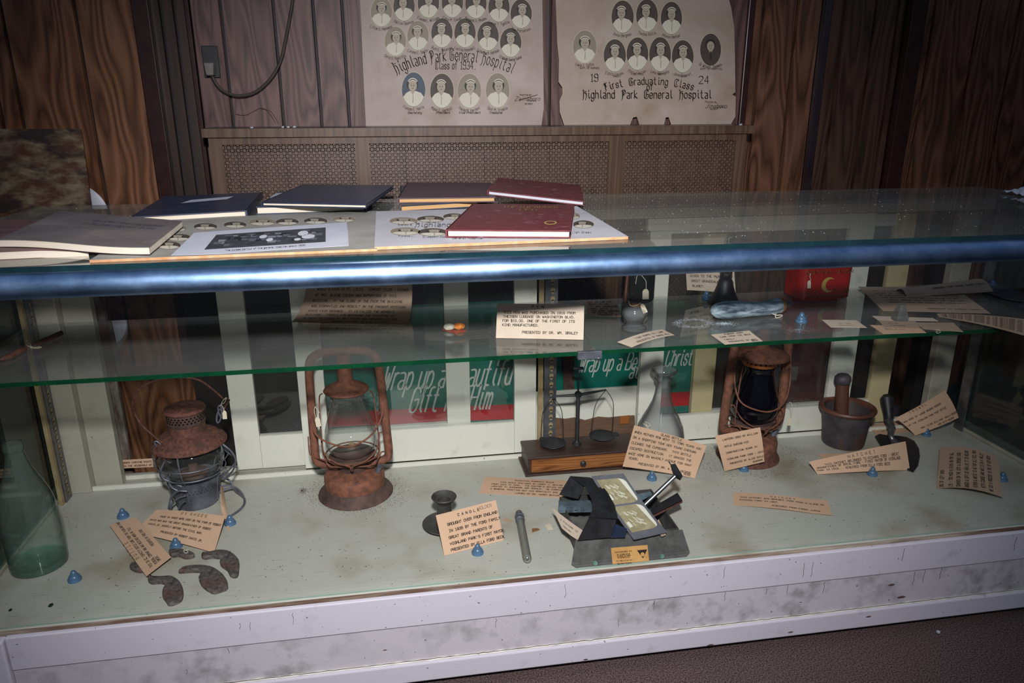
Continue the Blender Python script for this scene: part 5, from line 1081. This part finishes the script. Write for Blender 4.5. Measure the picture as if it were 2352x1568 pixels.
# string loop
b=MB(); b.tube(cr([hz(x,y,ZS+.001) for x,y in((2150,758),(2157,757),(2160,762),(2154,765),(2150,762),(2157,759))],5),.0007,5); tag(b.build('string',M['str']),'knotted bit of white string at the shelf edge right of the stacked cards','string')
# ================================================================ tiny nurse lamp
c=hz(1456,757,ZS); t=thing('miniature_lamp','tiny clear glass oil lamp bottle with cork and tag on the shelf','lamp',c)
b=MB(); b.lathe([(.0,.002),(.024,.0),(.0265,.003),(.0255,.007),(.019,.011),(.0165,.015),(.0175,.019),(.023,.026),(.0275,.034),(.028,.041),(.0245,.048),(.0165,.053),(.0135,.055)],c,36,capb=False,capt=False)
b.lathe([(.0155,.051),(.023,.046),(.0262,.040),(.0255,.034),(.020,.025),(.0,.022)],c,36,capb=False,capt=False); b.build('reservoir',M['clear2'],t)
b=MB(); b.lathe([(.0125,.052),(.0130,.055),(.0130,.062),(.0125,.063)],c,24); b.build('cork',M['cork'],t)
b=MB(); b.lathe([(.0145,.063),(.0155,.065),(.0145,.069),(.009,.072),(.003,.0725),(0,.0725)],c,24); b.build('burner_cap',M['smoke'] if False else M['blk'],t)
tg=thing('string_tag','small white tag tied with string to the cork of the tiny nurse lamp','tag',c+V((.015,-.02,.055)),'small paper string tags')
stag(tg,[hy(x,y,c.y-.015) for x,y in((1443,690),(1448,701),(1458,702),(1466,699),(1471,696),(1475,703))],hy(1474,698,c.y-.017),.0095,.021,.42)
# smoky dark glass jar behind with tag, red stick
c=hz(1474,697,ZS)+V((0,.03,0)); t=thing('dark_jar','dark smoky glass jar standing at the shelf rear behind the tiny lamp','jar',c)
b=MB(); b.lathe([(.030,0),(.036,.003),(.039,.010),(.039,.125),(.034,.14),(.022,.15),(.022,.17)],c,36,capt=False); b.build('jar_glass',M['smoke'],t)
b=MB(); b.lathe([(.028,.002),(.0355,.012),(.0355,.10),(.0,.10)],c,30,capt=False); b.build('jar_contents',mat('dark jar contents','#141418','#23232a',20,.5),t)
tg=thing('string_tag','cream tag hanging on a string before the dark smoky jar','tag',c+V((.01,-.045,.03)),'small paper string tags')
stag(tg,[hy(x,y,c.y-.045) for x,y in((1460,652),(1463,635),(1470,630),(1480,640),(1484,648),(1484,665))],hy(1483,664,c.y-.046),.0155,.024)
b=MB(); b.tube([hy(1436,694,c.y-.03),hy(1443,610,c.y-.02)],.0042,8); tag(b.build('wooden_stick',M['wstick']),'reddish wooden stick leaning against the left of the dark smoky jar','stick')
# ================================================================ hand bell
c=hz(1662,697,ZS); t=thing('hand_bell','small blackened bell with a stub of its handle on the shelf','bell',c)
b=MB(); b.lathe([(.0385,0),(.037,.004),(.030,.016),(.0235,.032),(.019,.046),(.016,.058),(.011,.063),(0,.064)],c,40,capb=False); b.lathe([(.0385,0),(.034,.002),(.025,.02),(.015,.05),(0,.058)],c,40,capb=False,capt=False); b.build('bell_body',M['blk'],t)
b=MB(); b.box((c.x-.0135,c.y-.005,c.z+.061),(c.x-.008,c.y+.005,c.z+.085)); b.box((c.x+.008,c.y-.005,c.z+.061),(c.x+.0135,c.y+.005,c.z+.085)); b.box((c.x-.0135,c.y-.005,c.z+.080),(c.x+.0135,c.y+.005,c.z+.087)); b.box((c.x-.008,c.y-.004,c.z+.061),(c.x+.008,c.y+.004,c.z+.068)); b.build('handle_lug',M['blk'],t,bevel=.001)
# ================================================================ powder horn
yy=1.47; A=hz(1650,737,ZS).y; PH=[(1636,722),(1645,720),(1665,719),(1695,717),(1725,716),(1755,714),(1775,713),(1786,712.5)]; RR=[.006,.016,.0205,.0195,.0165,.0165,.0178,.0182]
P=[hy(x,y,A+.005*i) for i,(x,y) in enumerate(PH)]
t=thing('powder_horn','blue-white oxidised powder horn lying on the right shelf','powder horn',V((P[3].x,P[3].y,ZS)))
lo=min(p.z-r for p,r in zip(P,RR)); dz=ZS+.0003-lo; P=[p+V((0,0,dz*.6)) for p in P]; P=[V((p.x,p.y,max(p.z,ZS+.0004+r))) for p,r in zip(P,RR)]
b=MB(); b.tube(cr(P,3),[RR[min(7,i//3)]+(RR[min(7,i//3+1)]-RR[min(7,i//3)])*(i%3)/3 for i in range(22)],22); b.build('horn_body',M['powd'],t)
E_=P[-1]; dd=(P[-1]-P[-2]).normalized(); b=MB(); b.tube([E_-dd*.0005,E_+dd*.003,E_+dd*.011,E_+dd*.013],[.0185,.0192,.0175,.015],22); b.build('brown_band',M['cork'],t)
b=MB(); b.tube([E_+dd*.013,E_+dd*.017,E_+dd*.020,E_+dd*.028],[.011,.0095,.0075,.0075],18); b.tube([E_+dd*.028,E_+dd*.034],[.0085,.0085],18); b.build('spout',M['zinc'],t)
b=MB(); b.tube([E_+dd*.034,E_+dd*.041],[.0055,.005],14); b.build('nozzle',M['cork'],t)
b=MB(); b.tube(cr([E_+V(q) for q in((-.023,-.019,-.012),(-.016,-.024,-.015),(-.006,-.028,-.014),(-.002,-.026,-.0165),(-.008,-.030,-.0175),(-.022,-.034,-.0178),(-.016,-.022,-.012))],5),.0012,6); b.build('string',M['str'],t)
scat('white_powder','white powder spilled in a ring on the shelf left of the powder horn',1592,742,38,9,900,ZS,M['dust'],(.0003,.0009),True,cat='powder')
scat('white_powder','white powder streak spilled on the shelf beneath the powder horn',1665,743,34,6,900,ZS,M['dust'],(.0003,.0009),False,cat='powder')
scat('white_powder','dusty white residue on the shelf below the rightmost front card holder',1835,757,60,9,500,ZS,M['dust'],(.0002,.0005),False,cat='powder')
# ================================================================ red tin
tx0,tx1,ty0,ty1,th=.975,1.112,1.600,1.690,.082
t=thing('tobacco_tin','red rectangular tobacco tin with a gold crescent emblem on the shelf','tin',((tx0+tx1)/2,(ty0+ty1)/2,ZS))
def rr(x0,x1,y0,y1,r,z,n=5):
    o=[]
    for cx_,cy_,a0 in((x1-r,y1-r,0),(x0+r,y1-r,90),(x0+r,y0+r,180),(x1-r,y0+r,270)):
        for k in range(n+1): a=math.radians(a0+90*k/n); o.append(V((cx_+r*math.cos(a),cy_+r*math.sin(a),z)))
    return o
b=MB(); b.hexa(rr(tx0+.004,tx1-.004,ty0+.004,ty1-.004,.018,ZS),rr(tx0,tx1,ty0,ty1,.02,ZS+.004)); b.hexa(rr(tx0,tx1,ty0,ty1,.02,ZS+.004),rr(tx0,tx1,ty0,ty1,.02,ZS+th)); b.build('tin_body',M['tin'],t)
b=MB(); b.hexa(rr(tx0-.001,tx1+.001,ty0-.001,ty1+.001,.021,ZS+th-.012),rr(tx0-.001,tx1+.001,ty0-.001,ty1+.001,.021,ZS+th)); b.hexa(rr(tx0-.001,tx1+.001,ty0-.001,ty1+.001,.021,ZS+th),rr(tx0+.002,tx1-.002,ty0+.002,ty1-.002,.018,ZS+th+.003)); b.build('tin_lid',M['tin'],t)
b=MB(); tf=lambda x,y: V((x,ty0-.0013,y)); tm=(tx0+tx1)/2
def tt(s,cx_,z_,adv,hs,arc=None):
    W_=twidth(s,adv,sp=1.3); strokes(b,s,tf,cx_-W_/2,z_,adv,hs,.0011,0,False,sp=1.3,nib=.5,arc=arc)
tt('CENTRAL UNION',tm+.003,ZS+.0665,.0098,.0013,arcf(tm,.0))
tt('CUT',tm-.034,ZS+.018,.0105,.0014); tt('PLUG',tm+.040,ZS+.018,.0105,.0014); tt('UNITED STATES TOBACCO CO.',tm,ZS+.007,.0042,.0007)
cx_,cz_=tm+.002,ZS+.038
out=[(cx_+.018*math.cos(a),cz_+.019*math.sin(a)) for a in [math.radians(50+260*k/20) for k in range(21)]]
inn=[(cx_+.006+.013*math.cos(a),cz_+.0145*math.sin(a)) for a in [math.radians(60+240*k/20) for k in range(21)]]
for k in range(20): b.add([tf(*out[k]),tf(*out[k+1]),tf(*inn[k+1]),tf(*inn[k])],[(0,1,2,3)])
b.build('tin_lettering',M['gold'],t)
tg=thing('string_tag','cream tag hanging on white string on the front of the red tin','tag',hy(1859,650,ty0-.006),'small paper string tags')
stag(tg,[hy(x,y,ty0-.006) for x,y in((1862,628),(1860,635),(1862,642),(1860,646))],hy(1859,644,ty0-.007),.009,.019)
# ================================================================ candy wrapper, pen sticks
p0=hz(1043,757,ZS); t=thing('wrapped_sweet','small orange and white foil-wrapped sweet alone on the left shelf','sweet',p0)
def lump(a,bb,h,seed,mt_,name,off=V((0,0,0))):
    b=MB(); n,m_=18,7; vs=[]
    for j in range(m_+1):
        for i in range(n):
            th_=2*math.pi*i/n; ph_=math.pi*j/m_; k=1+.16*noise.noise(V((math.cos(th_)*2,math.sin(th_)*2,j*.7+seed))); vs.append(p0+off+V((a*k*math.sin(ph_)*math.cos(th_),bb*k*math.sin(ph_)*math.sin(th_),max(.0003,h/2-h/2*math.cos(ph_)))))
    b.add(vs,[(j*n+i,j*n+(i+1)%n,(j+1)*n+(i+1)%n,(j+1)*n+i) for j in range(m_) for i in range(n)],0,False); return b.build(name,mt_,t)
lump(.013,.012,.014,1,mat('white foil print','#b9b6a4','#8e8f77',60,.3,c3='#b04038',s3=80),'white_half',V((-.010,0,0)))
lump(.013,.011,.014,5,mat('orange foil','#a34c10','#d98a45',70,.25,c3='#7a3010',s3=50),'orange_half',V((.011,.001,0)))
b=MB(); b.slab([hz(x,y,ZS+.001) for x,y in((1017,757),(1045,765),(1071,760),(1070,757),(1045,758),(1020,750))],.0008,V((0,0,1))); b.build('red_rim',mat('red foil rim','#8f2a24','#a8584e',40,.3),t)
for P,lab in(([(78,793,.006),(100,783,.008),(142,764,.006)],'brown fountain pen with a white tag at the left end of the shelf'),([(0,826,.004),(25,817,.005),(58,800,.004)],'thin brown pen part lying at the extreme left of the shelf')):
    A_=[hz(x,y,ZS+z_) for x,y,z_ in P]; t=thing('fountain_pen',lab,'pen',V((A_[1].x,A_[1].y,ZS)))
    b=MB(); b.tube([A_[0],A_[0].lerp(A_[1],.3),A_[1],A_[1].lerp(A_[2],.97),A_[2]],[.002,.0045,.0055,.0052,.003],10); b.build('barrel',mat('brown pen barrel','#4a2f2a','#6a463c',60,.4,sc=(1,1,1)),t)
tg=thing('string_tag','cream tag on white string tied to the brown fountain pen','tag',hz(82,796,ZS+.002),'small paper string tags')
b=MB(); b.tube(cr([hz(x,y,ZS+.003) for x,y in((64,786),(70,790),(70,797),(62,792),(72,797))],5),.001,6); b.build('string',M['str'],tg)
b=MB(); b.slab([hz(x,y,ZS+.0015) for x,y in((68,795),(92,794),(96,797),(88,799),(70,799))],.0006,V((0,0,1))); b.build('tag',M['ptag'],tg)
# ================================================================ books and boards on top of the case
def book(label,TL,TR,BR,BL,z0,th,cov,pg,kind='hardback',bend=None,group='old yearbooks lying on the case',ct=.0022,inset=.003,zoff=(0,0,0,0),cat='book',spine='L',extra=None,name='yearbook'):
    top=[hz(p[0],p[1],ZT+z0+th+zo) for p,zo in zip((TL,TR,BR,BL),zoff)]; c=sum(top,V((0,0,0)))/4
    t=thing(name,label,cat,(c.x,c.y,ZT+z0),group)
    NU,NV=16,4
    def sheet(k0,k1,ins,mt_,nm,par,ins_s=None):
        # block between heights k0..k1 measured down from the cover top
        def P(u,v,k):
            iu0=ins if spine!='L' else -.0; p=(top[0]*(1-u)+top[1]*u)*(1-v)+(top[3]*(1-u)+top[2]*u)*v
            return p+V((0,0,-k+(bend(u,v) if bend else 0)))
        W_=(top[1]-top[0]).length; H_=(top[3]-top[0]).length; iu,iv=ins/W_,ins/H_
        u0,u1,v0,v1=iu,1-iu,iv,1-iv
        b=MB(); vs=[]
        for k in(k0,k1):
            for j in range(NV+1):
                for i in range(NU+1): vs.append(P(u0+(u1-u0)*i/NU,v0+(v1-v0)*j/NV,k))
        q=NU+1; n=len(vs)//2; fs=[]
        for j in range(NV):
            for i in range(NU): a=j*q+i; fs+=[(a,a+q,a+q+1,a+1),(n+a,n+a+1,n+a+q+1,n+a+q)]
        for i in range(NU): fs+=[(i,i+1,n+i+1,n+i)]; a=NV*q+i; fs+=[(a+1,a,n+a,n+a+1)]
        for j in range(NV): a=j*q; fs+=[(a+q,a,n+a,n+a+q)]; a+=NU; fs+=[(a,a+q,n+a+q,n+a)]
        b.add(vs,fs,0); return b,P
    b,P=sheet(0,ct,0,cov,'',t)
    if extra: extra(b,P)
    b.build('front_cover',[cov,M['blueink'],M['paper'],M['gold'],M['ink']],t)
    b,_=sheet(ct,th-ct,inset,pg,'',t); b.build('pages',pg,t)
    b,_=sheet(th-ct,th,0 if kind=='hardback' else .001,cov,'',t); b.build('back_cover',cov,t)
    if kind=='hardback':
        b=MB(); s0,s1=(top[0],top[3]) if spine=='L' else (top[1],top[2]); e=(top[1]-top[0]).normalized()*( .0015 if spine=='L' else -.0015)
        b.hexa([s0-e+V((0,0,-th)),s1-e+V((0,0,-th)),s1+e+V((0,0,-th)),s0+e+V((0,0,-th))],[s0-e,s1-e,s1+e,s0+e]); b.build('spine',cov,t)
    return t
def txt(lines,mi,w,lift=.0004):
    def ex(b,P):
        for u,v,s,au,hv,sl in lines: strokes(b,s,lambda x,y: P(x,1-(y),-lift),u,1-v,au,hv,w,mi,False,slant=sl,smooth=True)
    return ex
# strokes in uv space need width in uv: w given as fraction
def board_top(label,TL,TR,BR,BL,z0,th,base,ov,txts,grp='photo boards lying on the case'):
    f0=lambda px,py,l=0: hz(px,py,ZT+z0+th+.00025*l)
    T=[f0(*p) for p in(TL,TR,BR,BL)]; mb=MB(); n=4; lo=[p-V((0,0,th)) for p in T]
    mb.add(T,[(3,2,1,0)],0); mb.add(lo,[(0,1,2,3)],0); mb.add(T+lo,[(i,(i+1)%4,4+(i+1)%4,4+i) for i in range(4)],10)
    f=lambda x,y,l=0: f0(x,-y,l)
    for i,(x,y,rx,ry) in enumerate(ov): oval(mb,f,x,-y,rx,ry,50+i,2 if i%3 else 3)
    for s,x,y,h,w,sl in txts: wr(mb,s,x,y,h,w*.8,f=f,nib=.6 if h>7 else None,wd=1.6,slant=sl,bl=h>7)
    c=sum(T,V((0,0,0)))/4
    return tag(mb.build('photo_board',PM(base)+[M['bedge']],loc=V((c.x,c.y,ZT+z0))),label,'photo board',grp)
board_top('grey photo board with small ovals lying under the white photo sheet on the case',(362,503),(866,484),(866,571),(205,597),0,.004,M['postg'],
 [(413,524,15,7),(472,520,27,7.5),(540,516,26,7.5),(603,510,32,8),(660,509,26,7.5),(725,507,27,7.5),(790,503,26,7),(411,545,28,8),(388,563,27,9)],[])
board_top('pale photo board with ovals lying under the front maroon yearbook',(864,485),(1325,473),(1443,543),(860,567),0.0005,.005,M['postw'],
 [(927,507,32,8),(989,503,31,7.5),(1042,497,24,7),(931,531,34,9),(994,533,34,9),(1060,540,26,6),(1318,496,14,7),(1340,515,24,9)],[('Highland Park',1020,520,9,.9,.2),('Everett S.',932,517,3,.5,0),('Harriet J.',995,511,3,.5,0),('Florence L.',934,543,3,.5,0),('Elizabeth Cook',1000,545,3.5,.5,0),('General Hospital',1075,548,4,.6,.2),('Lilah Green',1334,535,4,.5,.2)])
# white sheet with printed photograph
b=MB(); f=lambda x,y,l=0: hz(x,y,ZT+.0048+.0002*l+.004*max(0,((550-y)/60))*0)
P=[(446,534),(560,526),(680,518),(796,510),(799,530),(801,564),(700,570),(600,576),(500,583),(393,586),(420,560)]
b.slab([f(x,y,2) for x,y in P],.0004,V((0,0,1)),0); ph_=[(497,539),(748,522),(748,555),(469,573)]
b.add([f(x,y,3) for x,y in ph_],[(3,2,1,0)],1)
rnd=random.Random(3)
def bil(u,v): a=V(ph_[0]).lerp(V(ph_[1]),u); c=V(ph_[3]).lerp(V(ph_[2]),u); p=a.lerp(c,v); return p.x,p.y
for i in range(60):
    u,v=rnd.uniform(.03,.9),rnd.uniform(.05,.7); du,dv=rnd.uniform(.02,.09),rnd.uniform(.06,.22); mi=rnd.choice([2,2,3,1,4])
    b.add([f(*bil(*q),4+i*.02) for q in((u,v),(u+du,v+dv*.2),(u+du*.9,v+dv),(u+du*.1,v+dv*.9))],[(3,2,1,0)],mi)
for (u,v,a_,d_) in((.45,.35,.06,.2),(.52,.6,.05,.2),(.80,.3,.08,.3),(.85,.55,.10,.25),(.76,.7,.05,.15)): b.add([f(*bil(u+a_*math.cos(k*.7)*.6,v+d_*math.sin(k*.7)*.6),6) for k in range(9)],[tuple(range(9))[::-1]],5)
wr(b,'The nurses parlour of the general hospital about 1930',610,570,3.0,.5,f=lambda x,y,l: hz(x,-y+(x-610)*-.066,ZT+.0048+.0007+.00005*l),W=185)
tag(b.build('photo_sheet',[M['paper'],M['phd'] if False else mat('grey print dark','#33343a','#4a4b52',60,.5),mat('grey print mid','#63646c',rough=.5),mat('grey print soft','#84858c',rough=.5),mat('grey print deep','#232429',rough=.5),mat('grey print white','#d5d6dc',rough=.5),M['ink']],loc=hz(600,550,ZT+.0048)),'white paper sheet with a black-and-white photograph on the grey photo board','photo sheet')
b=MB(); b.slab([hz(x,y,ZT+.0072) for x,y in((1300,500),(1318,497),(1316,534),(1308,538))],.0006,V((0,0,1))); tag(b.build('white_card',M['paper']),'white card edge sticking out right of the front maroon yearbook','paper')
# left paperbacks
dr=lambda a,u0=.5: (lambda u,v: -a*max(0,(u-u0))**2*4+ .004*math.sin(u*7))
book('mauve-covered paperback annual under the grey one at the far left',(-70,507),(108,503),(203,569),(-110,583),0,.013,M['mcov'],M['page'],'soft',bend=lambda u,v: -.010*max(0,u-.6)**1.5*3,ct=.0008,inset=.001,extra=txt([(.30,.30,'The Annual of',.028,.012,.3),(.30,.48,'Highland Park',.028,.012,.3)],1,.002),name='paperback_annual')
book('grey-covered paperback annual with blue print, sagging, topmost at the far left',(139,484),(418,502),(341,559),(-8,553),.012,.012,M['gcov'],M['page'],'soft',bend=lambda u,v: .003*math.sin(u*5+.6)*v-.004*u,ct=.0008,inset=.0008,extra=txt([(.36,.30,'High School Annual and yearbook',.022,.013,.3),(.34,.42,'of the graduating class in June',.022,.013,.3)],1,.0018),name='paperback_annual')
# navy, purple, maroon
book('navy yearbook with a pale cover label at the left of the navy group',(376,451),(602,441),(565,483),(299,498),0,.015,M['navy'],M['page'],bend=lambda u,v: .0,extra=lambda b,P: b.add([P(u,v,-.0004) for u,v in((.30,.36),(.72,.28),(.72,.42),(.30,.52))],[(3,2,1,0)],2) if False else b.add([P(u,v,-.0004) for u,v in((.34,.30),(.74,.20),(.70,.36),(.28,.46))],[(3,2,1,0)],2),spine='R')
book('navy yearbook with a white library sticker, under the thin navy yearbook',(640,440),(852,436),(838,468),(588,475),0,.017,M['navy'],M['page'],extra=lambda b,P: (b.add([P(u,v,-.0004) for u,v in((-.0,.12),(.26,.08),(.14,.44),(.0,.46))],[(3,2,1,0)],2)),spine='R',inset=.002)
book('thin dark navy yearbook lying on top of the stickered navy one',(697,423),(905,425),(841,469),(601,464),.018,.009,M['navy'],M['page'],spine='L')
book('black-covered book with yellowed pages under the purple yearbook',(920,426),(1120,424),(1096,462),(920,472),0,.014,M['navy'],M['pageo'])
book('dusty purple yearbook on top of the yellow-paged black book',(936,419),(1128,419),(1138,452),(914,455),.0145,.012,M['pur'],M['pageo'])
book('maroon yearbook tilted against the purple one at the rear',(1146,408),(1333,425),(1342,462),(1120,437),.018,.011,M['mar'],M['paper'],zoff=(.010,-.006,-.013,.008),spine='L')
book('maroon cloth yearbook with an embossed oval, nearest the front on the pale photo board',(1086,468),(1320,469),(1311,529),(1025,527),.0065,.014,M['mar'],M['page'],extra=lambda b,P: ([b.add([P(.82+.055*math.cos(k*.5),.76+.07*math.sin(k*.5),-.0004) for k in range(12)],[tuple(range(12))[::-1]],3),b.add([P(.82+.04*math.cos(k*.5),.76+.045*math.sin(k*.5),-.0006) for k in range(12)],[tuple(range(12))[::-1]],0)],txt([(.32,.18,'THE HIPARKER',.045,.012,0),(.48,.30,'1930',.045,.012,0)],3,.005)(b,P)))
# crumpled tissue at far right
p0=hz(2338,448,ZT); b=MB(); vs=[]; nx,ny=12,8
for i in range(nx+1):
    for j in range(ny+1):
        x=-.02+.12*i/nx; y=-.035+.07*j/ny; z_=.004+.026*abs(noise.noise(V((x*38,y*42,5))))+.012*math.sin(i/nx*2.2); vs.append(p0+V((x,y,max(.0008,z_ if 0<j<ny else z_*.4))))
b.add(vs,[(i*(ny+1)+j,(i+1)*(ny+1)+j,(i+1)*(ny+1)+j+1,i*(ny+1)+j+1) for i in range(nx) for j in range(ny)],0); b.add([p-V((0,0,.0006)) for p in vs],[(i*(ny+1)+j,i*(ny+1)+j+1,(i+1)*(ny+1)+j+1,(i+1)*(ny+1)+j) for i in range(nx) for j in range(ny)],0)
tag(b.build('crumpled_tissue',M['paper'],loc=p0),'crumpled white tissue at the right end of the case top','tissue')
# dust flecks on the glass top
b=MB()
for i in range(500):
    x,y=random.uniform(-.75,1.65),random.uniform(1.22,1.93); k=random.choice([.0004,.0006,.0009,.0014])*random.uniform(.6,1.1)
    b.slab([V((x+k*math.cos(a),y+k*math.sin(a),ZT+.0006)) for a in(0,1.6,3.1,4.6)],.0005,V((0,0,1)))
o=tag(b.build('dust_flecks',M['dust'],loc=(.4,1.6,ZT)),'white dust flecks scattered over the glass top of the case','dust'); o['kind']='stuff'
# carpet debris
for px,py,s,lab in((2155,1452,.004,'tiny white fleck on the carpet below the case'),):
    p=hz(px,py,0); b=MB(); b.slab([p+V((s*math.cos(a),s*math.sin(a),.003)) for a in(0,1.3,2.5,3.8,5)],.0028,V((0,0,1))); tag(b.build('lint',M['dust']),lab,'lint')
